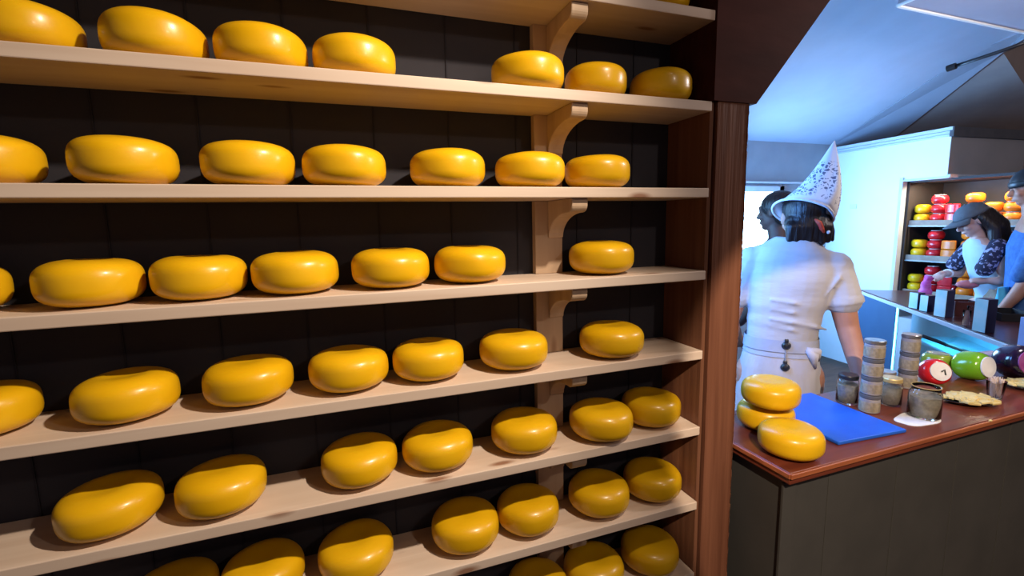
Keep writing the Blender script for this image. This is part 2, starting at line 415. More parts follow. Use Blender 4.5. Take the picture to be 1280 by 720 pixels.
# diagonal brace over the post (its lower right edge climbs to the right)
A = aty(945, 130, D); B = aty(1037, 0, D)
dx = (B.x-A.x)/(B.z-A.z)
top = 3.3
poly = [(XE+.003, zt+.001), (px1-.001, zt+.001), (A.x+dx*(top-A.z)+0.002, top), (XE+.003, top)]
br = MB().prism(poly, 'y', D-.004, D+.10)
o = br.build('timber_brace', M['brace'], loc=((XE+px1)/2, D+.05, zt)); 
tag(o, 'dark red timber brace with a slanting edge above the brown post', 'beam')
bw = MB().prism([(XE+.003, zt+.001), (px1-.001, zt+.001), (A.x+dx*(top-A.z), top), (XE+.003, top)], 'y', D+.101, YW+.1)
struct(bw.build('trim_2', M['brace']))
struct(MB().box((-.6, D/2-.6, 3.36), (4.6, 3.9, .08)).build('ceiling', M['ceil_dark']))

# the wheels --------------------------------------------------------
def wheel_bm(R, H, seed=0, n=48, dish=.006):
    prof = []
    e = 2/3.1
    for k in range(0, 29):
        th = -PI/2 + PI*k/28
        c, s = math.cos(th), math.sin(th)
        r = R*abs(c)**e; z = H/2 + H/2*(1 if s >= 0 else -1)*abs(s)**e
        prof.append([max(r, .0004), z])
    b = MB(); rings = []
    cent = [(R*.10, H-dish), (R*.30, H-dish*.8), (R*.45, H-dish*.35)]
    pr = [p for p in prof if not (p[1] > H/2 and p[0] < R*.56)]
    pr = [p for p in pr if not (p[1] < H/2 and p[0] < R*.5 and p[0] > .001)]
    pr += [[c[0], c[1]] for c in cent[::-1]] + [[.0004, H-dish]]
    for r, z in pr:
        ring = []
        for i in range(n):
            a = 2*PI*i/n
            d = noise.noise((math.cos(a)*1.3+seed*7, math.sin(a)*1.3, z*9))*.0028
            q = r + d*min(1, r/R)
            zz = z + noise.noise((math.cos(a)*.8*r/R+seed*3, math.sin(a)*.8*r/R, 5))*.0028*(z/H)
            ring.append((q*math.cos(a), q*math.sin(a), zz))
        rings.append(ring)
    b.rings(rings); return b

CH = {
1: [(-.5513,.110,.0924,.0961),(-.3348,.0918,.0923,.0973),(-.1382,.0984,.0936,.097),(.058,.104,.0944,.0964),(.4951,.0944,.0968,.0971),(.7083,.102,.0875,.0968),(.9217,.0913,.09,.0974)],
2: [(-.6482,.098,.095,.097),(-.4116,.0847,.0916,.0985),(-.1832,.0851,.0938,.0983),(.0192,.0873,.0946,.098),(.2699,.0921,.0959,.0975),(.4984,.0979,.0948,.097),(.7137,.098,.0941,.0971)],
3: [(-.7349,.104,.0917,.0982),(-.5036,.102,.0922,.0995),(-.3049,.1015,.0935,.0991),(-.1064,.0979,.0955,.0995),(.115,.0956,.0975,.0988),(.3222,.1002,.0958,.0984),(.7293,.1008,.0954,.0975)],
4: [(-.7133,.105,.0891,.0965),(-.464,.0932,.0948,.0978),(-.2268,.0976,.0951,.0983),(-.0024,.102,.0958,.098),(.1998,.102,.0949,.0977),(.4426,.100,.0978,.0984),(.7579,.0836,.0966,.097)],
5: [(-.5247,.0962,.0961,.0977),(-.3053,.0898,.0949,.0971),(.0076,.0986,.0965,.097),(.2151,.101,.0965,.0974),(.4713,.100,.0975,.0977),(.7197,.0771,.0975,.0973),(.9205,.1025,.0945,.0978)],
6: [(-.432,.103,.094,.0972),(-.2405,.103,.0945,.0977),(-.0168,.101,.0965,.0977),(.2848,.100,.0965,.0978),(.481,.103,.0945,.0977),(.7263,.099,.097,.0972),(.9325,.102,.0945,.0975)],
7: [(-.15,.10,.095,.097),(.09,.10,.095,.097),(.30,.10,.095,.097),(.5045,.103,.0932,.0972),(.7035,.0898,.0968,.0969),(.9235,.0958,.0963,.0968)],
0: [(.905,.099,.0945,.097)],
}
ORD = ['leftmost', 'second from the left', 'third from the left', 'fourth from the left', 'fifth from the left', 'sixth from the left', 'seventh from the left']
ROWN = {0: 'highest shelf', 1: 'second highest shelf', 2: 'third highest shelf', 3: 'fourth highest shelf', 4: 'fourth shelf from the bottom edge',
        5: 'third shelf from the bottom edge', 6: 'second shelf from the bottom edge', 7: 'bottom shelf in view'}
ROWN = {0: 'topmost shelf', 1: 'second shelf from the top', 2: 'third shelf from the top', 3: 'fourth shelf from the top', 4: 'fifth shelf from the top',
        5: 'sixth shelf from the top', 6: 'seventh shelf from the top', 7: 'lowest shelf in view'}
protos = []
for s in range(6):
    protos.append(wheel_bm(.095, .097, s+1, dish=.003+.002*(s % 3)).build('gouda_cheese', M['wax'], loc=(0,0,0), smooth=True))
used = set()
def place_wheel(x, y, z, R, H, label, group, k):
    src = protos[k % 6]
    if k % 6 not in used:
        o = src; used.add(k % 6)
    else:
        o = src.copy(); COL.objects.link(o)
    o.location = (x, y, z); o.scale = (R/.095, R/.095, H/.097); o.rotation_euler = (0, 0, (k*2.399) % 6.28)
    tag(o, label, 'cheese', group); return o
n = 0
for row in (0,1,2,3,4,5,6,7):
    L = sorted(CH[row])
    for i, (x, yo, R, H) in enumerate(L):
        yo = min(yo, WD-.003-R)
        gap = max(.547-x, x-.637, 0)
        if gap < R: yo = min(yo, .170-math.sqrt(R*R-gap*gap))
        if row == 0: lab = 'lone yellow cheese wheel at the right end of the topmost shelf'
        else:
            if i == len(L)-1: pos = 'rightmost of the row'
            else: pos = ORD[i]
            if row == 7: pos = ['hidden first', 'hidden second', 'hidden third', 'left of three', 'middle of three', 'right of three'][i]
            lab = 'yellow wax cheese wheel, %s, on the %s' % (pos, ROWN[row])
        if row == 7 and i < 3: continue
        place_wheel(x, D+yo, ZS[row]+.0003, R, H, lab, 'cheese wheels on the %s' % ROWN[row], n); n += 1

# ------------------------------------------------------------------ serving counter
ZC = EYE-.765
cx0, cx1, cy0, cy1 = 1.222, 3.12, .955, 1.385
ct = thing('serving_counter', (2.0, 1.18, 0), 'grey panelled serving counter with a polished red wood top', 'counter')
MB().box(((cx0+cx1)/2, (cy0+cy1)/2, ZC-.019), (cx1-cx0, cy1-cy0, .038)).build('countertop', M['counter_top'], ct, bev=.004)
ce = MB()
ce.box(((cx0+cx1)/2, cy0-.004, ZC-.0085), (cx1-cx0+.006, .008, .016))
ce.box((cx0-.003, (cy0+cy1)/2-.003, ZC-.0085), (.008, cy1-cy0, .016))
ce.build('edge_moulding', M['counter_edge'], ct, bev=.0025)
cb = MB().box(((cx0+cx1)/2+.008, (cy0+cy1)/2+.01, (ZC-.038)/2), (cx1-cx0-.03, cy1-cy0-.05, ZC-.0385))
cb.build('front_panel', M['counter_panel'], ct)
cg = MB()
for x in (1.44, 1.78, 2.12, 2.46): cg.box((x, cy0+.0345, .44), (.004, .003, .86))
cg.build('board_joint', M['joint'], ct)
MB().box((cx0+.04, cy0+.033, .44), (.055, .010, .86)).build('corner_board', M['counter_panel'], ct, bev=.002)

place_wheel(1.424, 1.228, ZC+.0003, .095, .097, 'yellow cheese wheel at the bottom of the stack of two on the counter', 'cheese wheels on the counter', 2)
place_wheel(1.408, 1.197, ZC+.098, .096, .098, 'yellow cheese wheel on top of the stack of two on the counter', 'cheese wheels on the counter', 4)
place_wheel(1.335, 1.052, ZC+.0003, .096, .098, 'yellow cheese wheel standing alone at the counter corner before the stack', 'cheese wheels on the counter', 3)

def onc(u, v): return atz(u, v, ZC)
# blue board
cbd = [Vector((1.524, 1.024)), Vector((1.835, 1.002)), Vector((1.862, 1.385)), Vector((1.551, 1.398))]
b = MB().prism([tuple(p) for p in cbd], 'z', ZC+.0004, ZC+.0134)
tag(b.build('cutting_board', M['blue'], loc=(1.69, 1.2, ZC), bev=.004), 'flat blue plastic cutting board lying on the red wood counter', 'cutting board')

# napkin and jars
p = onc(1147, 524)
b = MB(); pr = []
for i in range(40):
    a = 2*PI*i/40; r = 1+.05*math.sin(5*a+1)
    pr.append((p.x+.098*r*math.cos(a), p.y+.052*r*math.sin(a)))
b.prism(pr, 'z', ZC+.0003, ZC+.0023)
tag(b.build('paper_napkin', M['napkin'], loc=(p.x, p.y, ZC)), 'white oval paper napkin under the open glass jar', 'napkin')

def glass_jar(c, r, h, label, lid=True, open_top=False, group=None, lidmat='tin'):
    c = Vector(c)
    t = thing('preserve_jar', c, label, 'jar', group)
    g = MB().lathe([(r*.9, 0), (r, .006), (r, h*.74), (r*.93, h*.82), (r*.86, h*.86), (r*.86, h)] +
                   [(r*.82, h), (r*.82, h*.86), (r*.9, h*.80), (r*.95, h*.73), (r*.95, .01), (r*.80, .006)], c, 30)
    g.build('jar_glass', M['glass'], t, smooth=True)
    f = MB().lathe([(.001, .0075), (r*.92, .0085), (r*.94, .012), (r*.94, h*.68), (r*.90, h*.69), (.001, h*.69)], c, 30)
    f.build('jar_filling', M['mustard'], t, smooth=True)
    if lid:
        q = MB().lathe([(.001, h*.88), (r*.885, h*.88), (r*.93, h*.89), (r*.93, h*1.0), (r*.88, h*1.03), (.001, h*1.03)], c, 30)
        q.build('jar_lid', M[lidmat], t, smooth=False)
    if open_top:
        MB().lathe([(r*.84, h*.985), (r*.90, h*.985), (r*.90, h*1.01), (r*.84, h*1.01), (r*.84, h*.985)], c, 30, cap=False).build('jar_rim', M['gold'], t)
    return t
def dpx(c): return (c-CAM).dot(FWD)
p = onc(1154, 521); p.z = ZC+.0026
glass_jar(p, .051, .120, 'open glass jar of grainy filling standing on the white napkin', lid=False, open_top=True)

def can_stack(p, r, h, n, label):
    t = thing('jar_tower', p, label, 'jars')
    return t
def small_jar(c, r, h, label, group):
    t = thing('small_jar', c, label, 'jar', group)
    c = Vector(c)
    MB().lathe([(r*.86, 0), (r*.97, .004), (r*.97, h*.74), (r*.90, h*.80), (.001, h*.80)], c, 28).build('jar_body', M['label_grey'], t, smooth=False)
    MB().lathe([(r*.975, h*.12), (r*1.0, h*.12), (r*1.0, h*.62), (r*.975, h*.62)], c, 28).build('paper_label', M['mustard'], t)
    MB().lathe([(.001, h*.80), (r*.98, h*.80), (r*1.02, h*.83), (r*1.02, h*.975), (r*.97, h*.995), (.001, h*.995)], c, 28).build('jar_lid', M['tin' if label.find('topmost') >= 0 else 'trim_dark'], t)
    return t
names = ['lowest', 'second', 'third', 'topmost']
p = onc(1086, 514)
for k in range(4):
    small_jar((p.x+.0015*(k % 2), p.y, ZC+.0003+k*.0725), .0345, .0722, 'small round grey jar, %s of the tall front stack of four beside the blue board' % names[k], 'jars in the tall front stack')
p = onc(1133, 484)
nm3 = ['lowest', 'middle', 'topmost']
for k in range(3):
    small_jar((p.x, p.y, ZC+.0003+k*.0815), .0345, .0812, 'small round grey jar, %s of the rear stack of three behind the front jars' % nm3[k], 'jars in the rear stack')
for (u, v, w, top, lab, lm) in ((1058, 503, 27, 466, 'squat dark jar with a black and silver lid left of the tall jar stack', 'black'),
                         (1112, 505, 27, 470, 'squat jar with a gold lid between the two jar stacks', 'gold'),
                         (1105, 490, 26, 462, 'squat jar with a silver lid behind the tall front jar stack', 'tin')):
    p = onc(u, v); d = dpx(p)
    r = w/2*d/F*.86; h = (v-top)*d/F*.96
    p.z = ZC+.0003
    glass_jar(p, max(r, .034), h, lab, group=None, lidmat=lm)

# waxed baby wheels lying on their sides (label faces the camera)
def baby_wheel(c, R, th, ax, m, label, mark=True, group=None, lab_m='label_white', cat='cheese'):
    c = Vector(c); ax = Vector(ax).normalized()
    t = thing('waxed_cheese', (c.x, c.y, ZC), label, cat, group)
    q = Vector((0,0,1)).rotation_difference(ax).to_matrix()
    prof = []
    for k in range(15):
        a = -PI/2+PI*k/14
        prof.append((max(.0005, R*(abs(math.cos(a))**.55)), th/2*(1 if a >= 0 else -1)*abs(math.sin(a))**.7))
    MB().lathe(prof, c, 36, q).build('wax_rind', m, t, smooth=True)
    l = MB().lathe([(.0006, th/2-.001), (R*.70, th/2-.004), (R*.70, th/2+.0015), (R*.4, th/2+.0035), (.0006, th/2+.0035)], c, 30, q).build('round_label', M[lab_m], t)
    if mark:
        x = q @ Vector((1,0,0)); y = q @ Vector((0,1,0)); f = c+ax*(th/2+.004)
        k = MB()
        def stroke(pts, w):
            k.tube([f+x*(a*R)+y*(b*R) for a, b in pts], w, 6)
        stroke([(-.02,-.02), (.26,.0), (.08,-.36)], R*.06)
        k.build('printed_mark', M['black' if mark == 'k' else 'label_grey'], t)
    return t
def toward(c, ang, up=.15):
    d = (CAM-Vector(c)); d.z = 0; d.normalize()
    d = Matrix.Rotation(ang, 3, 'Z') @ d; d.z = up; return d
p = onc(1160, 496); p = p+Vector((0,0,.100))
c = onc(1166, 480)
baby_wheel((c.x, c.y, ZC+.058), .058, .088, toward(c, .55, .35), M['red_wax'], 'red waxed cheese with a round white label behind the open jar', 'k')
c = onc(1213, 474)
baby_wheel((c.x, c.y, ZC+.066), .066, .125, toward(c, 1.05, .18), M['green_wax'], 'bright green waxed cheese with a pale round label turned right', None)
c = onc(1170, 464)
t = baby_wheel((c.x, c.y, ZC+.050), .062, .085, (.05,.02,1), M['olive_wax'], 'olive green waxed cheese lying flat under wrinkled clear wrap', None, lab_m='film')
c = onc(1268, 472)
baby_wheel((c.x, c.y, ZC+.078), .078, .14, toward(c, .75, .2), M['purple_wax'], 'glossy dark purple waxed cheese at the right end of the counter', None, lab_m='pink')

# plates with cut cheese
def plate(u, v, rx, ry, rz, label, seed):
    c = onc(u, v); c.z = ZC+.0003
    t = thing('sample_plate', c, label, 'plate')
    b = MB(); rings = []
    for s, z in ((.45, 0), (.62, .001), (1.0, .016), (1.02, .019), (.99, .019), (.62, .006), (.02, .005)):
        ring = []
        for i in range(40):
            a = 2*PI*i/40; p = Matrix.Rotation(rz, 3, 'Z') @ Vector((rx*s*math.cos(a), ry*s*math.sin(a), z)); ring.append(p+c)
        rings.append(ring)
    b.rings(rings); b.build('dish', M['black_gloss'], t, smooth=True)
    random.seed(seed)
    b = MB()
    for k in range(46):
        a = random.random()*6.28; r = math.sqrt(random.random())*.86
        p = Matrix.Rotation(rz, 3, 'Z') @ Vector((rx*r*math.cos(a), ry*r*math.sin(a), .016+.012*(1-r)+.006*random.random()))
        R = Matrix.Rotation(random.random()*3, 3, 'Z') @ Matrix.Rotation(random.uniform(-.3,.3), 3, 'X')
        b.box(p+c, (.040, .034, .008), R=R, bev=.0015)
    o = b.build('cheese_pieces', M['cut'], t); o['kind'] = 'stuff'
    return t
plate(1209, 504, .098, .062, -.5, 'black oval sample plate heaped with pale cut cheese behind the napkin', 3)
plate(1288, 486, .095, .060, -.4, 'black sample plate of pale cheese cut by the right picture edge', 5)

# toothpick cup
c = onc(1243, 497); c.z = ZC+.0003
t = thing('toothpick_cup', c, 'small clear cup full of wooden toothpicks beside the cheese plate', 'cup')
MB().lathe([(.022, 0), (.024, .002), (.032, .072), (.033, .074), (.0305, .074), (.0225, .004), (.001, .003)], c, 26).build('cup_wall', M['clear_plastic'], t, smooth=True)
b = MB(); random.seed(11)
for k in range(44):
    a = random.random()*6.28; r = .019*math.sqrt(random.random()); a2 = a+random.uniform(-.4,.4); r2 = r*1.25+.003
    b.tube([c+Vector((r*math.cos(a), r*math.sin(a), .005)), c+Vector((r2*math.cos(a2), r2*math.sin(a2), .080+.008*random.random()))], .0013, 5)
o = b.build('toothpicks', M['stick'], t); o['kind'] = 'stuff'
# packets lying at the back of the counter
c = onc(1240, 452)
b = MB()
for k in range(4): b.box((c.x+.004*k, c.y+.003*k, ZC+.006+.0105*k), (.11, .075, .010), rz=-.5+.12*k, bev=.002)
tag(b.build('napkin_pile', M['paper_pink'], loc=(c.x, c.y, ZC)), 'small pile of pinkish folded napkins behind the green cheese', 'napkins')
c = onc(1238, 527)
b = MB().ball((c.x, c.y, ZC+.004), (.008,.005,.004), 10)
tag(b.build('cheese_crumb', M['cut'], loc=(c.x, c.y, ZC), smooth=True), 'tiny pale crumb near the front edge of the counter', 'crumb')

# ------------------------------------------------------------------ right room shell
K0 = atd(1190, 163, 4.25)                      # near corner of the white boxed-in wall
H0 = K0.z
K1 = atz(1050, 187, H0)                        # far end
K2 = atz(1284, 168, H0)
YF = K1.y+.10                                  # far wall
zf = aty(1040, 181, YF).z
SL = .34
pn = Vector((0, SL, 1)).normalized(); pp = Vector((4, YF, zf))
def onc_ceil(u, v): return onplane(u, v, pp, pn)
struct(MB().box((3.6, YF+.05, (zf+.4)/2), (5.6, .1, zf+.4)).build('wall_back', M['plaster_grey']))
Lc = [(862, 178), (1040, 181.5), (1116, 130), (1190, 82), (1240, 58), (1300, 26), (1300, -60), (880, -60)]
P = [onc_ceil(u, v) for u, v in Lc]
P[0].x = min(P[0].x, 2.0)
struct(MB().slab(P, .06, pn).build('ceiling_slope', M['plaster']))
# upstand between blue slope and dark slope
A0, A1, A2 = onc_ceil(1036, 184), onc_ceil(1192, 81), onc_ceil(1300, 26)
def dd(p): return (p-CAM).dot(FWD)
B0, B1, B2 = atd(1110, 178, dd(A0)*.985), atd(1256, 64, dd(A1)*.985), atd(1300, 36, dd(A2)*.99)
q = MB(); q.slab([A0, A1, B1, B0], .05, Vector((.3,.6,.5)).normalized()); q.slab([A1, A2, B2, B1], .05, Vector((.3,.6,.5)).normalized())
struct(q.build('trim_3', M['plaster']))
C0, C1 = atd(1310, 40, dd(A2)*1.2), atd(1330, 180, 5.2)
C2 = atd(1120, 190, dd(A0)*1.06)
q = MB(); q.slab([B0, B1, C0, C1], .05, Vector((.3,.6,.5)).normalized()); q.slab([B1, B2, C0], .05, Vector((.3,.6,.5)).normalized()); q.slab([B0, C1, C2], .05, Vector((.3,.6,.5)).normalized())
struct(q.build('ceiling_far', M['plaster_brown']))

# dropped ceiling box with a bright lower edge
S0 = atd(1122, 7, 2.55); zS = S0.z
S1 = atz(1300, 44.5, zS); S2 = atz(1148, -4, zS); S3 = atz(1210, -40, zS); S4 = atz(1330, 0, zS)
q = MB().slab([S0, S1, S4, S3, S2], .5, Vector((0,0,1)))
struct(q.build('ceiling_box', M['soffit']))
q = MB(); q.tube([S0, S1], .011, 6); q.tube([S0, S2+(S2-S0)*1.5], .009, 6)
struct(q.build('trim_4', M['white']))
R0 = atd(1190, 84, 3.0); R1 = atd(1310, 43, 2.62)
rd = thing('ceiling_rail', R0, 'thin black rail hanging under the pale sloped ceiling', 'rail')
MB().tube([R0, R0.lerp(R1, .5)+Vector((0,0,-.004)), R1], .0105, 10).build('rail_tube', M['black'], rd, smooth=True)
dr = (R0-R1).normalized()
MB().tube([R0+dr*.025, R0-dr*.02], .02, 12).build('end_cap', M['black'], rd)

# white boxed wall with header
hb = EYE + (268.5-224)/F*4.55                  # underside of header
dirW = (K1-K0).normalized(); nW = Vector((-dirW.y, dirW.x, 0))      # towards the room (-x)
# jamb position along K0-K1 at pixel column 1133
best = min(range(400), key=lambda k: abs(640+F*((K0+(K1-K0)*(k/399)-CAM).dot(RIGHT))/((K0+(K1-K0)*(k/399)-CAM).dot(FWD))-1131))
KJ = K0+(K1-K0)*(best/399)
q = MB()
inx = Vector((.10, 0, 0))
KE = K1+dirW*.3
q.prism([(KJ.x, KJ.y), (KE.x, KE.y), (KE.x+.1, KE.y), (KJ.x+.1, KJ.y)], 'z', 0, H0)
q.prism([(K0.x, K0.y), (KJ.x, KJ.y), (KJ.x+.1, KJ.y), (K0.x+.1, K0.y)], 'z', hb+.001, H0)
struct(q.build('wall_right', M['white']))
q = MB().prism([(K0.x+.001, K0.y-.002), (K2.x, K2.y), (K2.x, K2.y+.5), (K0.x+.1, K0.y+.5)], 'z', hb+.012, H0-.001)
struct(q.build('wall_header', M['panel_grey']))
# crown moulding
q = MB()
for k, (h, dz) in enumerate(((.03, .0), (.022, .034), (.016, .062))):
    off = .03-.009*k
    a = K0-dirW*.02-Vector((1,0,0))*off; bb = KE-Vector((1,0,0))*off
    q.prism([(a.x, a.y), (bb.x, bb.y), (bb.x+off, bb.y), (a.x+off, a.y)], 'z', H0-dz-h+.03, H0-dz+.03)
struct(q.build('trim_5', M['trim_blue']))
dF = (K2-K0).normalized()
q = MB().prism([(K0.x-.03, K0.y-.032), (K2.x, K2.y-.03), (K2.x, K2.y), (K0.x-.03, K0.y)], 'z', H0-.055, H0+.03)
struct(q.build('trim_6', M['trim_dark']))
q = MB()
q.prism([(KJ.x-.02, KJ.y-.03), (KJ.x+.08, KJ.y-.03), (KJ.x+.08, KJ.y-.001), (KJ.x-.02, KJ.y-.001)], 'z', 0, hb+.02)
q.prism([(K0.x-.012, K0.y-.02), (KJ.x-.012, KJ.y), (KJ.x+.03, KJ.y), (K0.x+.03, K0.y-.02)], 'z', hb-.02, hb)
q.prism([(K0.x-.012, K0.y-.03), (K2.x, K2.y-.03), (K2.x, K2.y), (K0.x-.012, K0.y)], 'z', hb-.014, hb+.012)
struct(q.build('trim_7', M['trim_blue']))
# thermostat-like plate mark on the white wall
c = K0+(K1-K0)*.80; c.z = aty(1087, 258, c.y).z
q = MB().box((c.x-.006, c.y, c.z), (.012, .07, .05), bev=.002)
tag(q.build('wall_plate', M['white_metal'], loc=(c.x, c.y, c.z)), 'small pale plate fixed to the glaring white wall', 'wall plate')

# window in the far wall
wa = aty(930, 232, YF); wb = aty(966, 292, YF)
wx0, wx1, wz0, wz1 = wa.x-.95, wb.x+.02, aty(955, 330, YF).z, aty(955, 240, YF).z
struct(MB().box(((wx0+wx1)/2, YF-.006, (wz0+wz1)/2), (wx1-wx0, .008, wz1-wz0)).build('window_1', M['daylight']))
q = MB()
for x in (wx0-.03, wx1+.03): q.box((x, YF-.02, (wz0+wz1)/2), (.06, .05, wz1-wz0+.12))
for z in (wz0-.03, wz1+.03): q.box(((wx0+wx1)/2, YF-.02, z), (wx1-wx0+.12, .05, .06))
q.box(((wx0+wx1)/2, YF-.014, (wz0+wz1)/2), (.03, .02, wz1-wz0))
struct(q.build('trim_8', M['trim_blue']))
q = MB().box(((wx0+wx1)/2+.3, YF-.02, wz1+.10), (wx1-wx0+1.2, .05, .02))
struct(q.build('trim_9', M['trim_blue']))
struct(MB().box((1.206, 1.66, 1.55), (.01, .36, .95)).build('added_pane_2', M['pane_glow']))  # unseen glowing pane, added for blue light on the capped woman's back
struct(MB().box((1.206, 2.6, 1.6), (.01, .8, .95)).build('added_pane_3', M['pane_glow']))  # unseen glowing pane, added to light the cartons and the case
# left and outer walls of the serving room (behind the shelf wall)
struct(MB().box((1.17, (YW+.12+YF)/2+.02, 1.4), (.06, YF-YW-.13, 2.8)).build('wall_side', M['plaster_grey']))
struct(MB().box((6.9, 2.6, 1.2), (.1, 4.2, 2.4)).build('wall_outer', M['plaster_brown']))

# ------------------------------------------------------------------ open cabinet of packed cheeses
XF = K0.x+.10
cab_y0, cab_y1 = 2.02, KJ.y-.04
cab_x0 = XF; cab_x1 = XF+.55
cabt = thing('cheese_cabinet', (XF+.3, (cab_y0+cab_y1)/2, 0), 'lit open fronted cabinet with stacked shelves of coloured cheeses by the white wall', 'display cabinet')
zsh = [EYE-.055, EYE-.40, EYE-.75]
q = MB(); q.box((cab_x1, (cab_y0+cab_y1)/2, hb/2), (.03, cab_y1-cab_y0, hb-.03)); q.box(((cab_x0+cab_x1)/2, cab_y1, hb/2), (cab_x1-cab_x0, .03, hb-.03)); q.box(((cab_x0+cab_x1)/2, cab_y0, hb/2), (cab_x1-cab_x0, .03, hb-.03))
q.build('cabinet_back', M['fridge_in'], cabt)
MB().box(((cab_x0+cab_x1)/2, (cab_y0+cab_y1)/2, hb-.022), (cab_x1-cab_x0, cab_y1-cab_y0, .025)).build('cabinet_roof', M['fridge_in'], cabt)
for z in zsh:
    s = MB().box(((cab_x0+cab_x1)/2+.02, (cab_y0+cab_y1)/2, z-.035), (cab_x1-cab_x0-.07, cab_y1-cab_y0-.035, .02)).build('cabinet_shelf', M['fridge'], cabt)
    MB().box((cab_x0+.034, (cab_y0+cab_y1)/2, z-.028), (.012, cab_y1-cab_y0-.035, .05)).build('price_strip', M['price'], s)
    MB().box((cab_x0+.03, (cab_y0+cab_y1)/2, z-.060), (.02, cab_y1-cab_y0-.035, .012)).build('shelf_rail', M['fridge'], s)
MB().box(((cab_x0+cab_x1)/2, (cab_y0+cab_y1)/2, (zsh[-1]-.30)/2), (cab_x1-cab_x0, cab_y1-cab_y0-.035, zsh[-1]-.30)).build('cabinet_base', M['white_metal'], cabt)

def wedge_bm(r, h):
    pts = [(0,0)] + [(r*math.cos(a), r*math.sin(a)) for a in [(-.45+.9*k/8) for k in range(9)]]
    return MB().prism(pts, 'z', 0, h)
kinds = {}
def cab_item(kind, col):
    if (kind, col) not in kinds:
        if kind == 'wheel': o = wheel_bm(.066, .088, 3, n=28).build('packed_cheese', M[col], loc=(0,0,0), smooth=True)
        elif kind == 'wedge': o = wedge_bm(.14, .085).build('cheese_wedge', M[col], loc=(0,0,0), bev=.008)
        else:
            o = MB().lathe([(.001, 0), (.046, 0), (.062, .016), (.066, .04), (.061, .066), (.046, .082), (.001, .085)], (0,0,0), 26).build('packed_cheese', M[col], loc=(0,0,0), smooth=True)
            W[o.name] = Vector((0,0,0))
            MB().lathe([(.001, .0845), (.044, .0835), (.044, .0865), (.001, .088)], (0,0,0), 22).build('round_label', M['label_white'], o)
        kinds[(kind, col)] = [o, False]
    rec = kinds[(kind, col)]
    if not rec[1]: rec[1] = True; return rec[0]
    return copy_tree(rec[0], (0,0,0))
random.seed(21)
layout = [('lemon_wax','wheel'), ('red_wax','round'), ('red_wax','wedge'), ('orange_wax','wheel'), ('orange_wax','wheel'), ('orange_wax','round'), ('purple_wax','round'), ('purple_wax','round'), ('purple_wax','round')]
cname = {'lemon_wax': 'lemon yellow', 'red_wax': 'red', 'orange_wax': 'orange', 'purple_wax': 'dark purple'}
shn = ['upper', 'middle', 'lower']
posn = ['leftmost', 'second', 'third', 'fourth', 'fifth', 'sixth', 'seventh', 'eighth', 'rightmost']
ys = [cab_y1-.085-.136*k for k in range(9)]
for si, z in enumerate(zsh):
    for k, y in enumerate(ys):
        if y < cab_y0+.08: continue
        col, kind = layout[k]
        if si == 1 and k == 2: col, kind = 'orange_wax', 'wedge'
        if si > 0 and k > 4: col = 'red_wax'
        for layer in ((0, 1, 3, 2) if k in (1, 3, 5) and kind != 'wedge' else (0, 1, 2)):
            kd = kind
            col2 = col
            if layer == 2: kd = 'round' if col in ('red_wax',) else 'wheel'
            hz = {'wheel': .089, 'wedge': .086, 'round': .0885}[kd]
            o = cab_item(kd, col2)
            xx = cab_x0+.115 + (.147 if layer == 2 else 0)
            if layer == 0: z0 = z-.0245
            elif layer in (1, 3): z0 = z1 + .0005
            else: z0 = z-.0245
            o.location = (xx + random.uniform(-.004,.004), y+random.uniform(-.001,.001), z0)
            o.rotation_euler = (0, 0, PI if kd == 'wedge' else random.random()*6)
            if kd == 'wedge': o.location.x = xx+.065
            z1 = z0+hz
            lay = ['front bottom', 'front second', 'rear', 'front topmost'][layer]
            tag(o, '%s cheese, %s column from the left, %s of the %s cabinet shelf' % (cname[col2], posn[k], lay, shn[si]), 'cheese', 'packed cheeses in the lit cabinet')

# ------------------------------------------------------------------ glass display case
ZG = EYE-.68
G0 = atz(1270, 432, ZG); G1 = atz(1075, 362, ZG); Gm = atz(1121, 379, ZG)
tg = (G1-G0).normalized(); ng = Vector((tg.y, -tg.x, 0))
if ng.x < 0: ng = -ng
Wc = .45
def G(s, w, z): p = G0+tg*s+ng*w; return Vector((p.x, p.y, z))
Lg = (G1-G0).length; Lm = (Gm-G0).length
gc = thing('glass_display_case', G(Lg/2, Wc/2, 0), 'long blue glass fronted display case with a dark red top', 'display case')
q = MB().slab([G(0,0.0,ZG-.03), G(Lg,0.0,ZG-.03), G(Lg,Wc,ZG-.03), G(0,Wc,ZG-.03)], .03, Vector((0,0,1))); q.build('case_top', M['maroon'], gc)
q = MB().slab([G(-.002,-.012,ZG-.034), G(Lg,-.012,ZG-.034), G(Lg,-.0005,ZG-.034), G(-.002,-.0005,ZG-.034)], .026, Vector((0,0,1))); q.build('steel_edge', M['lavender_edge'], gc, bev=.002)
q = MB().slab([G(.01,.004,.32), G(Lm,.004,.32), G(Lm,.010,.32), G(.01,.010,.32)], ZG-.355, Vector((0,0,1))); q.build('front_glass', M['glass'], gc)
q = MB().slab([G(Lm+.03,.0,.0), G(Lg,.0,.0), G(Lg,.03,.0), G(Lm+.03,.03,.0)], ZG-.034, Vector((0,0,1))); q.build('end_panel', M['case_blue'], gc)
q = MB().slab([G(Lm,.0,.10), G(Lm+.013,.0,.10), G(Lm+.013,.013,.10), G(Lm,.013,.10)], ZG-.136, Vector((0,0,1))); q.build('corner_post', M['case_post_glow'], gc)
q = MB(); q.slab([G(0,Wc-.03,0), G(Lg,Wc-.03,0), G(Lg,Wc,0), G(0,Wc,0)], ZG-.031, Vector((0,0,1))); q.slab([G(0,.01,0), G(Lm,.01,0), G(Lm,Wc-.03,0), G(0,Wc-.03,0)], .31, Vector((0,0,1)))
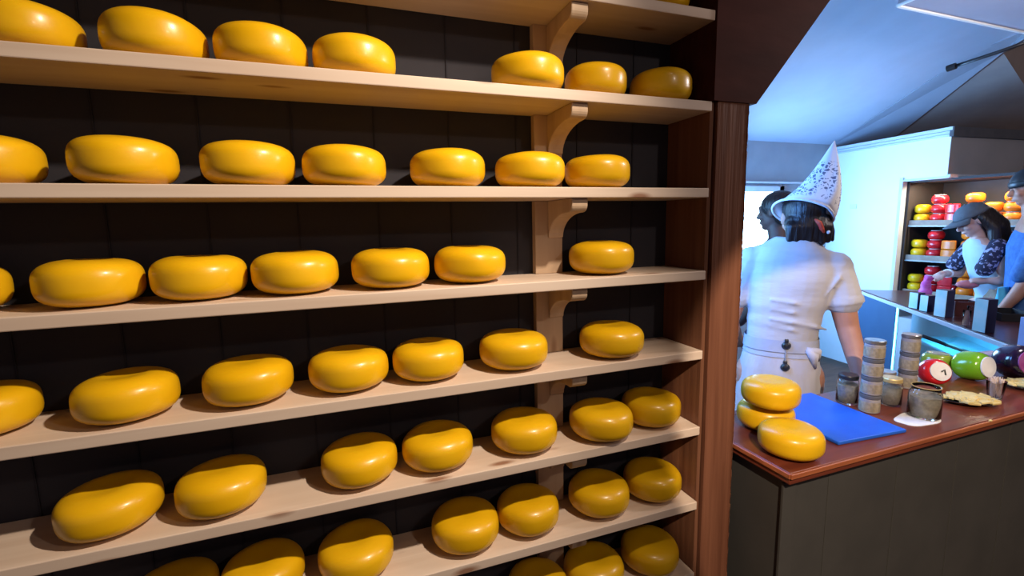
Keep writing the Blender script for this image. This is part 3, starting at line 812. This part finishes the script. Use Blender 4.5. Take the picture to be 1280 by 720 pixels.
q.slab([G(0,.012,.31), G(.02,.012,.31), G(.02,Wc-.03,.31), G(0,Wc-.03,.31)], ZG-.345, Vector((0,0,1)))
q.build('case_body', M['case_in'], gc)
q = MB().slab([G(.03,.10,ZG-.26), G(Lm,.10,ZG-.26), G(Lm,Wc-.04,ZG-.26), G(.03,Wc-.04,ZG-.26)], .012, Vector((0,0,1))); q.build('glass_shelf', M['case_in'], gc)
q = MB().tube([atd(1153, 420, dd(G(Lm*.6,.15,ZG-.15))), G(Lm*.35,.25,ZG-.235)], .012, 8)
tag(q.build('serving_tongs', M['black'], loc=G(Lm*.45,.2,ZG-.24)), 'dark handled tongs lying inside the blue glass case', 'tongs')
# boxes on the case
def carton(u, vb, w, h, label, mat1='cyan_box', rz=None, depth=.06, name='paper_carton', cat='box', group=None):
    c = atz(u, vb, ZG); d = dd(c)
    ww = w*d/F/1.25; hh = h*d/F
    fv = (CAM-c); fv.z = 0; fv.normalize(); fv = Matrix.Rotation(-.70, 3, 'Z') @ fv; a = math.atan2(fv.y, fv.x)+PI/2
    c = c - fv*(depth/2)
    t = thing(name, (c.x, c.y, ZG+.0005), label, cat, group)
    # front face panel and darker body
    R = Matrix.Rotation(a, 3, 'Z')
    MB().box(Vector((c.x, c.y, ZG+.0005+hh/2)), (ww, depth, hh), R=R, bev=.002).build('carton_body', M['navy'], t)
    MB().box(Vector((c.x, c.y, ZG+.0005+hh/2))+fv*(depth/2+.0015), (ww*.98, .003, hh*.97), R=R).build('printed_front', M[mat1], t)
    return t
carton(1141, 385.5, 13, 20, 'small pale blue carton, leftmost on top of the glass case')
carton(1154, 389, 12, 20, 'small pale blue carton, second from left on the glass case')
carton(1174, 396, 17, 34, 'tall pale blue carton standing before the reaching hand')
carton(1223, 415, 19, 42, 'tallest pale blue carton, nearest on the glass case top')
def tray(u, v, w, dpt, h, m, label, name, cat, rz=None):
    c = atz(u, v, ZG); a = math.atan2(tg.y, tg.x)
    R = Matrix.Rotation(a, 3, 'Z'); b = MB(); z = ZG+.0005
    for (ox, oy, sx, sy, oz, sz) in ((0,0,w,dpt,.003,.006), (0,dpt/2,w,.006,h/2,h), (0,-dpt/2,w,.006,h/2,h), (w/2,0,.006,dpt,h/2,h), (-w/2,0,.006,dpt,h/2,h)):
        b.box(Vector((c.x, c.y, z))+R @ Vector((ox, oy, oz)), (sx, sy, sz), R=R)
    return tag(b.build(name, m, loc=(c.x, c.y, z)), label, cat)
tray(1201, 394, .11, .12, .10, M['maroon'], 'dark red wooden tray between the pale cartons on the case', 'wooden_tray', 'tray')
tray(1258, 398, .24, .18, .05, M['black'], 'low black tray near the right end of the case top', 'low_tray', 'tray')
tray(1252, 380, .26, .14, .11, M['price'], 'beige open box with wrinkled lining at the back of the case top', 'beige_box', 'box')
for (u, v, s, lab) in ((1207, 408, .020, 'small clear glass tumbler left of the tallest carton'), (1213, 402, .022, 'small clear glass tumbler behind the tallest carton')):
    c = atz(u, v, ZG); c.z = ZG+.0005
    b = MB().lathe([(s*.8, 0), (s, .1), (s*.9, .1), (s*.72, .006), (.001, .005)], c, 20)
    tag(b.build('glass_tumbler', M['clear_plastic'], loc=c, smooth=True), lab, 'glass')
# upright board with a lavender foot at the picture's right edge
c = atz(1286, 431, ZC+.03)
c = Vector((3.30, 1.235, 0)) if False else atd(1290, 430, 2.36)
t = thing('menu_stand', (c.x, c.y, 0), 'tall narrow rose brown stand with lavender foot cut by the picture edge', 'stand')
fr = Vector((RIGHT.x, RIGHT.y, 0)).normalized(); ar = math.atan2(fr.y, fr.x)
zb_ = atd(1285, 396, 2.36).z; zt_ = atd(1285, 268, 2.36).z
MB().box((c.x, c.y, (zb_+zt_)/2), (.085, .03, zt_-zb_), rz=ar, bev=.003).build('stand_board', M['rose_board'], t)
MB().box((c.x-.002, c.y, zb_/2), (.095, .05, zb_), rz=ar, bev=.003).build('stand_foot', M['lavender'], t)

# ------------------------------------------------------------------ people
def frame(px, d, v=400, turn=0):
    """local frame standing at pixel column px, depth d; forward = away from the camera, turned by 'turn' (left +)"""
    p = atd(px, 268, d); o = Vector((p.x, p.y, 0))
    f = Vector((o.x, o.y, 0)).normalized(); f = Matrix.Rotation(turn, 3, 'Z') @ f
    r = Vector((f.y, -f.x, 0))
    def L(x, y, z): return o + r*x + f*y + Vector((0,0,z))
    R = Matrix(((r.x, f.x, 0), (r.y, f.y, 0), (0, 0, 1)))
    return o, L, R
def ell_ring(L, cx, cy, z, a, b, n=28, pw=2.3, tilt=0):
    out = []
    for i in range(n):
        t = 2*PI*i/n; c, s = math.cos(t), math.sin(t)
        x = a*(1 if c >= 0 else -1)*abs(c)**(2/pw); y = b*(1 if s >= 0 else -1)*abs(s)**(2/pw)
        out.append(L(cx+x, cy+y, z+tilt*x))
    return out
def hand(b, L, wrist, dirv, palmn, s=1.0, curl=.5):
    """palm, four unequal fingers and a thumb leaving the palm's side; all in local coordinates"""
    w = Vector(wrist); d = Vector(dirv).normalized(); nrm = Vector(palmn); nrm = (nrm-d*nrm.dot(d)).normalized(); sd = d.cross(nrm)
    P = lambda v: L(v.x, v.y, v.z)
    b.limb([P(w), P(w+d*.045*s), P(w+d*.085*s)], [.026*s, .030*s, .026*s])
    for k in (-1, 1): b.limb([P(w+d*.03*s+sd*k*.014*s), P(w+d*.085*s+sd*k*.024*s)], [.018*s, .013*s])
    for k, ln in enumerate((.068, .078, .073, .056)):
        q = w+d*.088*s+sd*(k-1.5)*.0195*s; pts = [q]; a = .12
        for j, seg in enumerate((.45, .32, .23)):
            a += curl*.7; q = q+(d*math.cos(a)+nrm*math.sin(a))*ln*seg*s; pts.append(q)
        b.limb([P(x) for x in pts], [.0098*s, .0092*s, .0086*s, .0075*s])
    q = w+d*.03*s-sd*.028*s
    b.limb([P(q), P(q+(d*.6-sd*.7+nrm*.3)*.035*s), P(q+(d*.85-sd*.5+nrm*.5)*.065*s)], [.013*s, .011*s, .0088*s])
def head(b, L, R, c, face, s=1.0):
    """skull, jaw, nose, lips, ears; c = centre, face = local direction the face looks"""
    c = Vector(c); f = Vector(face).normalized(); side = f.cross(Vector((0,0,1))).normalized(); up = side.cross(f)
    def P(a, b_, h): v = c+side*a*s+f*b_*s+up*h*s; return L(v.x, v.y, v.z)
    Q = Matrix(((side.x, f.x, up.x), (side.y, f.y, up.y), (side.z, f.z, up.z)))
    RR = R @ Q
    b.ball(P(0,-.012,.022), (.077*s,.097*s,.092*s), 24, RR)
    b.ball(P(0,.024,-.045), (.058*s,.066*s,.072*s), 20, RR)
    b.ball(P(0,.060,-.092), (.026*s,.024*s,.020*s), 14, RR)
    b.limb([P(0,.088,.006), P(0,.106,-.030)], [.009*s, .014*s])
    b.limb([P(-.018,.086,-.066), P(0,.094,-.065), P(.018,.086,-.066)], [.006*s,.009*s,.006*s])
    b.limb([P(-.045,.074,.026), P(-.02,.088,.028), P(.02,.088,.028), P(.045,.074,.026)], [.008*s,.011*s,.011*s,.008*s])
    for k in (-1, 1):
        b.ball(P(k*.078,-.008,-.010), (.011*s,.022*s,.032*s), 12, RR)
        b.ball(P(k*.032,.078,.004), (.014*s,.009*s,.009*s), 10, RR)
        b.ball(P(k*.036,.062,-.03), (.026*s,.024*s,.024*s), 12, RR)
    return P, RR
def torso(b, L, secs):
    b.rings([ell_ring(L, *s) for s in secs])
def legs(b, L, hipz, sp=.095, s=1.0, footy=.0):
    for k in (-1, 1):
        x = k*sp
        b.limb([L(x,0,hipz), L(x*1.02,.0,hipz*.72), L(x*1.0,.01,hipz*.52), L(x,.0,hipz*.36), L(x,-.015,.10)], [.098*s,.082*s,.058*s,.056*s,.038*s])
        b.limb([L(x,-.03,.045), L(x*1.1,.06,.035), L(x*1.2,.15,.028)], [.042*s,.040*s,.027*s])

# --- woman in the lace cap, seen from behind
o0, L, R = frame(985, 2.17, turn=.10)
b = MB()
torso(b, L, [(0,0,.90,.165,.125), (0,0,1.0,.160,.122), (.004,0,1.12,.132,.100), (.012,.0,1.25,.150,.108), (.024,0,1.38,.172,.112), (.032,0,1.485,.165,.095), (.040,0,1.55,.10,.07)])
legs(b, L, .93)
b.limb([L(.042,-.0,1.50), L(.052,.015,1.575), L(.056,.03,1.63)], [.062,.052,.052])
P1, RR1 = head(b, L, R, (.060,.045,1.685), (-.22,.95,-.16), 1.02)
b.limb([L(.195,0,1.455), L(.232,-.015,1.30), L(.258,-.02,1.19), L(.285,-.06,1.08), L(.30,-.115,.985)], [.060,.053,.046,.041,.028])
hand(b, L, (.30,-.12,.98), (.10,-.75,-.45), (0,-.4,-1), 1.0, .35)
b.limb([L(-.14,0,1.45), L(-.20,.02,1.30), L(-.225,.04,1.17), L(-.20,.16,1.08), L(-.17,.27,1.02)], [.060,.052,.044,.038,.027])
hand(b, L, (-.17,.275,1.017), (.15,1,-.2), (.3,0,-1), 1.0, .5)
woman = remesh(b.build('person', M['skin'], loc=o0), .0065, 4)
tag(woman, 'woman in a white shirt and pointed lace cap standing with her back turned', 'person')
b = MB()
torso(b, L, [(0,0,1.075,.150,.118), (.002,0,1.11,.148,.117), (.004,0,1.17,.150,.116), (.006,.0,1.20,.156,.120), (.010,0,1.235,.155,.118), (.014,0,1.28,.166,.124), (.020,0,1.33,.172,.124), (.024,0,1.40,.184,.126,28,2.3,-.05), (.028,0,1.475,.186,.114,28,2.3,-.10), (.034,0,1.53,.150,.098,28,2.3,-.14), (.042,.005,1.585,.086,.076,28,2.3,-.12)])
b.limb([L(.150,0,1.465), L(.196,-.003,1.452), L(.218,-.008,1.38), L(.236,-.014,1.31)], [.072,.074,.072,.074])
b.tube([L(.236,-.014,1.318), L(.241,-.016,1.292)], [.076,.077], 18)
b.limb([L(-.09,0,1.49), L(-.142,.0,1.475), L(-.175,.01,1.38), L(-.20,.02,1.31)], [.072,.074,.072,.074])
# cloth folds across the lower back and at the armpit
for z, a, y0 in ((1.165,.10,-.112), (1.20,.13,-.117), (1.245,.09,-.117), (1.29,.12,-.121)):
    b.tube([L(-.06,y0+.004,z+.022), L(.03,y0-.006,z+.012), L(a,y0+.03,z-.010), L(a+.05,y0+.09,z-.03)], [.006,.009,.009,.005], 8)
for k in range(3): b.tube([L(.155,-.085+.01*k,1.33+.02*k), L(.185+.01*k,-.085,1.385+.015*k), L(.20,-.07,1.44)], [.005,.008,.004], 8)
s_ = remesh(b.build('shirt', M['shirt'], woman), .006, 5); s_.parent = woman
b = MB()
torso(b, L, [(0,0,.36,.225,.18), (0,0,.60,.21,.17), (0,0,.86,.186,.148), (0,0,.98,.172,.136), (0,0,1.05,.158,.124), (0,0,1.085,.153,.121)])
remesh(b.build('skirt', M['skirt'], woman), .007, 3)
b = MB()
for z0, z1, e in ((1.07, 1.125, .006), (1.045, 1.066, .006)):
    b.rings([ell_ring(L, 0,0,z0,.155+e,.123+e), ell_ring(L, 0,0,z1,.151+e,.120+e)], cap=False)
    b.rings([ell_ring(L, 0,0,z1,.149+e,.118+e), ell_ring(L, 0,0,z0,.153+e,.121+e)], cap=False)
b.build('apron_band', M['apron'], woman, smooth=True)
b = MB()
b.tube([L(.095,-.110,1.09), L(.125,-.105,1.06), L(.135,-.09,1.00)], [.010,.022,.006], 10); b.tube([L(.095,-.110,1.09), L(.14,-.085,1.075), L(.152,-.06,1.03)], [.010,.020,.006], 10)
b.build('apron_bow', M['skirt'], woman, smooth=True)
for z in (1.105, 1.005):
    b = MB().lathe([(.001,-.008), (.017,-.008), (.019,0), (.012,.010), (.001,.012)], L(.012,-.139 if z < 1.05 else -.132,z), 16, R @ Matrix.Rotation(PI/2, 3, 'X'))
    b.box(L(.012,-.134,z+.018), (.016,.012,.026), R=R, bev=.003); b.build('black_clip', M['black'], woman)
b = MB().tube([L(.012,-.128,1.09), L(.012,-.136,1.015)], .004, 8); b.build('clip_cord', M['label_grey'], woman)
# hair, tie, earring
b = MB()
b.ball(P1(0,-.022,.028), (.086,.102,.096), 24, RR1)
b.ball(P1(.004,-.046,-.040), (.094,.066,.074), 24, RR1)
for k in range(7):
    a = -.075+.15*k/6
    b.limb([P1(a*.95,-.085+.9*a*a,-.06), P1(a*1.02,-.080+.8*a*a,-.118-.010*(k % 2))], [.026,.014])
b.limb([P1(.085,-.03,-.02), P1(.098,-.045,-.075), P1(.106,-.05,-.115)], [.026,.020,.008])
remesh(b.build('hair', M['hair'], woman), .006, 2)
b = MB().tube([P1(.012,-.104,-.030), P1(.030,-.108,-.046), P1(.040,-.105,-.068), P1(.052,-.098,-.088)], [.006,.011,.010,.005], 10)
b.build('hair_tie', M['red_cloth'], woman, smooth=True)
MB().ball(P1(.070,-.095,-.085), .009, 12).build('earring', M['bead'], woman, smooth=True)
# lace cap: lofted from the rim round the head to the apex, with a crease down the back
apex_w = atd(1043, 176, dd(P1(.02,-.10,.10)))
rim_c = P1(.0,-.008,.012)
b = MB(); rings = []; bands = []
axu = (apex_w-rim_c)
NR = 18
for k in range(NR+1):
    t = k/NR
    c = rim_c.lerp(apex_w, t)
    # the crown first rises straight, then sweeps to the tip
    bend = math.sin(PI*t**.7)*.030
    c = c + R @ Vector((1,0,0))*bend
    rad = (1-t)**.98
    ring = []
    for i in range(48):
        a = 2*PI*i/48
        x, y = math.cos(a), math.sin(a)
        rx, ry = .112*rad+.002, .118*rad+.002
        # crease at the back-right
        da = (a-(-PI/2+.42)+PI) % (2*PI)-PI
        cr = 1+.20*math.exp(-(da/.20)**2)*min(1, t*3+.25)
        flare = 1+.06*(1-t)**4
        p = P1(0,0,0)-P1(0,0,0)
        lx = RR1 @ Vector((x*rx*cr*flare, y*ry*cr*flare, (-.030*math.sin(a) if t == 0 else -.030*math.sin(a)*(1-t))+(-.045*math.cos(a)*(1-t))))
        ring.append(c+lx)
    rings.append(ring)
b.rings(rings, cap=False)
cap_o = b.build('lace_cap', M['lace'], woman, smooth=True)
at = cap_o.data.attributes.new('band', 'FLOAT', 'POINT')
for i in range(len(cap_o.data.vertices)):
    t = (i//48)/NR; da = ((2*PI*(i % 48)/48)-(-PI/2+.42)+PI) % (2*PI)-PI
    at.data[i].value = 1.0 if (.08 < t < .66 and abs(da) > .13) else 0.0
sd = cap_o.modifiers.new('th', 'SOLIDIFY'); sd.thickness = .002
b = MB().tube([p for p in rings[0]]+[rings[0][0]], .006, 8); b.build('cap_edging', M['lace_solid'], cap_o, smooth=True)
for sx, s in ((1, .13),):
    w0 = P1(sx*.108,.02,.01)
    b = MB(); rr = []
    for k in range(7):
        t = k/6; a = t*1.9
        cpt = P1(sx*(.122+.030*math.sin(a)), .02+.02*t, .0+.075*t)
        rr.append([cpt+RR1 @ Vector((0,-.028*(1-t*.5),0)), cpt+RR1 @ Vector((sx*.003,-.028*(1-t*.5),.003)), cpt+RR1 @ Vector((sx*.003,.028*(1-t*.5),.003)), cpt+RR1 @ Vector((0,.028*(1-t*.5),0))])
    b.rings(rr); b.build('cap_wing', M['lace_solid'], cap_o, smooth=True)

# --- person behind her, dark profile against the window
o1, L, R = frame(976, 2.85, turn=1.15)
b = MB()
torso(b, L, [(0,0,.90,.16,.12), (0,0,1.05,.15,.115), (0,0,1.2,.165,.12), (0,0,1.4,.19,.12), (0,0,1.5,.15,.09), (0,0,1.55,.08,.06)])
legs(b, L, .93)
b.limb([L(0,0,1.52), L(0,.02,1.62)], [.055,.052])
P2, RR2 = head(b, L, R, (0,.03,1.72), (0,1,-.05), 1.0)
for k in (-1, 1):
    b.limb([L(k*.17,0,1.47), L(k*.215,0,1.30), L(k*.225,.02,1.17), L(k*.2,.12,1.05), L(k*.17,.22,1.0)], [.058,.048,.042,.037,.027])
    hand(b, L, (k*.17,.225,.998), (-k*.2,1,-.1), (0,0,-1), 1, .5)
man = remesh(b.build('person', M['skin_backlit'], loc=o1), .008, 4)
tag(man, 'dark haired person in profile facing the bright window behind the capped woman', 'person')
b = MB().ball(P2(0,-.022,.032), (.087,.108,.094), 22, RR2); b.ball(P2(0,-.05,-.02), (.078,.06,.07), 18, RR2)
remesh(b.build('hair', M['hair'], man), .007, 2)
b = MB()
torso(b, L, [(0,0,.88,.17,.13), (0,0,1.05,.16,.125), (0,0,1.2,.178,.132), (0,0,1.4,.20,.13), (0,0,1.49,.165,.10), (0,0,1.545,.075,.068)])
for k in (-1, 1): b.limb([L(k*.165,0,1.465), L(k*.212,0,1.32), L(k*.222,.01,1.22)], [.068,.062,.058])
remesh(b.build('shirt', M['pink'], man), .008, 3)
b = MB(); torso(b, L, [(0,0,.08,.15,.10), (0,0,.5,.16,.115), (0,0,.86,.172,.132), (0,0,.95,.165,.128)])
remesh(b.build('trousers', M['denim'], man), .009, 3)

# --- woman in the grey cap leaning over the case
o2, L, R = frame(1250, 3.55, turn=2.05)
# here +y faces left and slightly towards the camera
b = MB()
torso(b, L, [(0,-.06,.92,.155,.12), (0,-.05,1.05,.135,.105), (0,0,1.2,.15,.11), (0,.05,1.36,.165,.11), (0,.085,1.45,.14,.085), (0,.10,1.50,.07,.055)])
legs(b, L, .93)
b.limb([L(0,.095,1.47), L(0,.135,1.56)], [.050,.048])
P3, RR3 = head(b, L, R, (0,.165,1.635), (0,.86,-.50), 1.0)
b.limb([L(-.155,.07,1.42), L(-.20,.05,1.28), L(-.215,.02,1.19), L(-.20,.06,1.185), L(-.175,.11,1.185)], [.050,.042,.036,.033,.025])
hand(b, L, (-.172,.114,1.185), (.25,1,-.10), (0,-.2,-1), .95, .5)
b.limb([L(.155,.07,1.42), L(.20,.09,1.30), L(.215,.11,1.20), L(.17,.19,1.20), L(.12,.235,1.205)], [.050,.042,.036,.033,.025])
hand(b, L, (.116,.24,1.205), (-.75,.8,-.05), (0,-.1,-1), .95, .5)
w2 = remesh(b.build('person', M['skin_pale'], loc=o2), .0065, 3)
tag(w2, 'woman in a grey baseball cap leaning over the glass case with arm outstretched', 'person')
b = MB()
torso(b, L, [(0,-.06,.88,.165,.13), (0,-.05,1.05,.148,.118), (0,0,1.2,.160,.121), (0,.05,1.36,.172,.120), (0,.085,1.44,.145,.095), (0,.10,1.49,.078,.066)])
remesh(b.build('top', M['top_blue'], w2), .007, 3)
b = MB()
for k in (-1, 1):
    b.limb([L(k*.125,.055,1.435), L(k*.162,.075,1.415), L(k*.186,.13,1.315), L(k*.192,.15,1.275)], [.062,.062,.058,.058])
remesh(b.build('blouse_sleeves', M['floral'], w2), .007, 3)
b = MB()
b.ball(P3(0,-.03,.03), (.086,.100,.088), 22, RR3); b.ball(P3(0,-.075,-.05), (.085,.06,.09), 18, RR3)
for k in (-1, 1): b.limb([P3(k*.07,-.03,0), P3(k*.085,-.05,-.10), P3(k*.09,-.01,-.20), P3(k*.085,.0,-.28)], [.036,.040,.036,.018])
b.limb([P3(0,-.09,0), P3(0,-.12,-.12), P3(0,-.12,-.26)], [.06,.065,.03])
remesh(b.build('hair', M['hair'], w2), .007, 2)
# cap: panelled dome and curved brim
b = MB(); rings = []
for k in range(9):
    a = PI/2*k/8
    rings.append([P3(.095*math.cos(a)*math.cos(t)*1.0, -.012+.112*math.cos(a)*math.sin(t), .038+.088*math.sin(a)) for t in [2*PI*i/30 for i in range(30)]])
b.rings(rings)
cp = b.build('baseball_cap', M['cap_grey'], w2, smooth=True)
b = MB(); top_ = []; bot = []
for k in range(5):
    ro = 1+.17*k
    row = []
    for i in range(13):
        t = PI*(.12+.76*i/12); yy = math.sin(t); ext = .022*k
        row.append(P3(.094*math.cos(t), -.012+.110*yy+ext*yy, .042-.012*k/4-.10*(math.cos(t)**2)*k/4*.35))
    top_.append(row)
b.rings(top_, cap=False, closed=False)
br_ = b.build('cap_brim', M['cap_grey'], cp, smooth=True); sd = br_.modifiers.new('th', 'SOLIDIFY'); sd.thickness = .004
MB().ball(P3(0,-.012,.127), .008, 10).build('cap_button', M['cap_grey'], cp, smooth=True)
b = MB(); torso(b, L, [(0,-.02,.08,.15,.10), (0,-.03,.5,.16,.115), (0,-.05,.84,.168,.13), (0,-.055,.93,.163,.128)])
remesh(b.build('jeans', M['denim'], w2), .009, 3)
for k in range(2):
    b = MB().tube([L(.145+.012*k+.026*math.cos(a),.215-.012*k+.022*math.cos(a),1.203+.031*math.sin(a)) for a in [2*PI*i/16 for i in range(17)]], .0045, 6); b.build('bracelet', M['bead'], w2, smooth=True)
# pouch held low in her near hand and purse strap
c3 = L(-.140,.215,1.150)
b = MB().ball(c3, (.075,.045,.032), 20, Matrix.Rotation(-.5, 3, 'Z')); 
tag(b.build('coral_pouch', M['coral'], loc=c3, smooth=True), 'coral pink pouch held in front of the pale blue top', 'pouch')
c4 = L(.015,.405,1.115)
b = MB().ball(c4, (.035,.035,.05), 14); b.ball(c4+Vector((0,0,-.05)), (.045,.045,.04), 14); b.tube([c4+Vector((0,0,.03)), c4+Vector((.02,-.01,.075))], [.02,.035], 10)
o = remesh(b.build('gift_bag', M['pink'], loc=c4), .006, 2)
tag(o, 'crumpled pink and blue bag in the outstretched hand', 'bag')
c5 = atz(1251, 388, ZG); c5.z = ZG+.0005
b = MB(); rr = []
for z, x, y in ((0,.055,.03), (.05,.058,.032), (.11,.050,.028), (.15,.056,.016), (.165,.060,.012)):
    rr.append([c5+Vector((x*math.cos(t)*(1+.10*math.sin(3*t+z*40)), y*math.sin(t)*(1+.2*math.sin(5*t)), z)) for t in [2*PI*i/28 for i in range(28)]])
b.rings(rr)
tag(b.build('shopping_bag', M['cyan_cloth'], loc=c5, smooth=True), 'bright cyan bag standing on the case beside the pale blue top', 'bag')

# --- man at the right picture edge
o3, L, R = frame(1302, 3.2, turn=1.75)
b = MB()
torso(b, L, [(0,0,.92,.17,.125), (0,0,1.08,.16,.12), (0,0,1.25,.18,.125), (0,.01,1.45,.20,.125), (0,.02,1.60,.15,.09), (0,.03,1.66,.08,.06)])
legs(b, L, .95)
b.limb([L(0,.03,1.62), L(0,.05,1.75)], [.06,.056])
P4, RR4 = head(b, L, R, (0,.065,1.86), (0,.97,-.22), 1.05)
for k in (-1, 1):
    b.limb([L(k*.18,.01,1.52), L(k*.22,.06,1.36), L(k*.22,.06,1.24), L(k*.21,.11,1.12), L(k*.19,.16,1.02)], [.06,.05,.044,.04,.029])
    hand(b, L, (k*.19,.163,1.016), (-k*.1,.5,-1), (0,-1,-.4), 1, .5)
m3 = remesh(b.build('person', M['skin'], loc=o3), .008, 3)
tag(m3, 'man in a black knit cap cut off by the right picture edge', 'person')
b = MB()
torso(b, L, [(0,0,.90,.18,.135), (0,0,1.08,.17,.13), (0,0,1.25,.19,.137), (0,.01,1.45,.21,.137), (0,.02,1.54,.17,.105), (0,.03,1.60,.085,.072)])
for k in (-1, 1): b.limb([L(k*.175,.01,1.515), L(k*.217,.06,1.37), L(k*.218,.09,1.27)], [.072,.066,.062])
remesh(b.build('shirt', M['denim'], m3), .008, 3)
b = MB(); torso(b, L, [(0,0,.08,.16,.10), (0,0,.5,.17,.12), (0,0,.86,.182,.136), (0,0,.95,.175,.132)])
remesh(b.build('trousers', M['navy'], m3), .009, 3)
b = MB(); rings = []
for k in range(9):
    a = PI/2*k/8
    rings.append([P4(.094*math.cos(a)*math.cos(t), -.014+.112*math.cos(a)*math.sin(t), .030+.098*math.sin(a)) for t in [2*PI*i/28 for i in range(28)]])
b.rings(rings); b.lathe([(.001,0),(.001,.001)], P4(0,0,.1), 4)
kc = b.build('knit_cap', M['black'], m3, smooth=True)
b = MB().rings([[P4(r*.096*math.cos(t), -.014+r*.114*math.sin(t), h) for t in [2*PI*i/28 for i in range(28)]] for r, h in ((1,.010),(1.04,.014),(1.04,.044),(1,.05))]); b.build('cap_cuff', M['black'], kc, smooth=True)

# ------------------------------------------------------------------ light
def lamp(kind, name, loc, energy, col, target=None, **k):
    d = bpy.data.lights.new(name, kind); d.energy = energy; d.color = col
    for a, v in k.items(): setattr(d, a, v)
    o = bpy.data.objects.new(name, d); COL.objects.link(o); o.location = loc
    if target is not None:
        o.rotation_euler = (Vector(target)-Vector(loc)).to_track_quat('-Z', 'Y').to_euler()
    return o
lamp('SPOT', 'shelf_spot', (1.0, .13, EYE+1.15), 235, (1, .83, .65), (-.46, D+.05, EYE-.68), spot_size=1.32, spot_blend=1.0, shadow_soft_size=.035)
lamp('SPOT', 'counter_spot', (.12, -1.0, 3.0), 460, (1, .82, .62), (1.75, 1.05, .85), spot_size=.471, spot_blend=.08, shadow_soft_size=.03)
lamp('POINT', 'fill_lamp', (1.5, -1.1, 2.75), 34, (1, .82, .68), shadow_soft_size=.05)
# daylight through the far window, then two added blue fills beyond the shelf wall
wc = Vector(((wx0+wx1)/2, YF-.06, (wz0+wz1)/2))
lamp('AREA', 'window_daylight', wc, 135, (.17, .46, 1), wc+Vector((1.0,-1,.05)), shape='RECTANGLE', size=wx1-wx0, size_y=wz1-wz0)
lamp('AREA', 'side_blue_fill', (1.235, 1.66, 1.55), 26, (.10, .34, 1), (1.95, 1.60, 1.25), shape='RECTANGLE', size=.34, size_y=.9)
lamp('AREA', 'third_blue_fill', (1.235, 2.6, 1.6), 55, (.20, .52, 1), (4.0, 2.4, 1.25), shape='RECTANGLE', size=.8, size_y=.9)
lamp('AREA', 'cabinet_lamp', (cab_x0+.03, (cab_y0+cab_y1)/2, hb-.05), 16, (1, .84, .60), (cab_x0+.2, (cab_y0+cab_y1)/2, 1.0), shape='RECTANGLE', size=.9, size_y=.05)
cl = G(Lm*.5, .08, ZG-.05)
lamp('AREA', 'case_lamp', cl, 8, (.10, .62, 1), cl+Vector((0,0,-1))+ng*.3, shape='RECTANGLE', size=.9, size_y=.05)
lamp('POINT', 'room_fill', (2.9, .75, 2.6), 58, (1, .90, .88), shadow_soft_size=.15)  # added fill without a fixture, brightens the serving room
w = bpy.data.worlds.new('world'); SC.world = w; w.use_nodes = True
w.node_tree.nodes['Background'].inputs[0].default_value = (.75, .62, .72, 1)
w.node_tree.nodes['Background'].inputs[1].default_value = .12
vs = SC.view_settings; vs.view_transform = 'Standard'; vs.look = 'None'; vs.exposure = 0; vs.gamma = 1; vs.use_curve_mapping = False
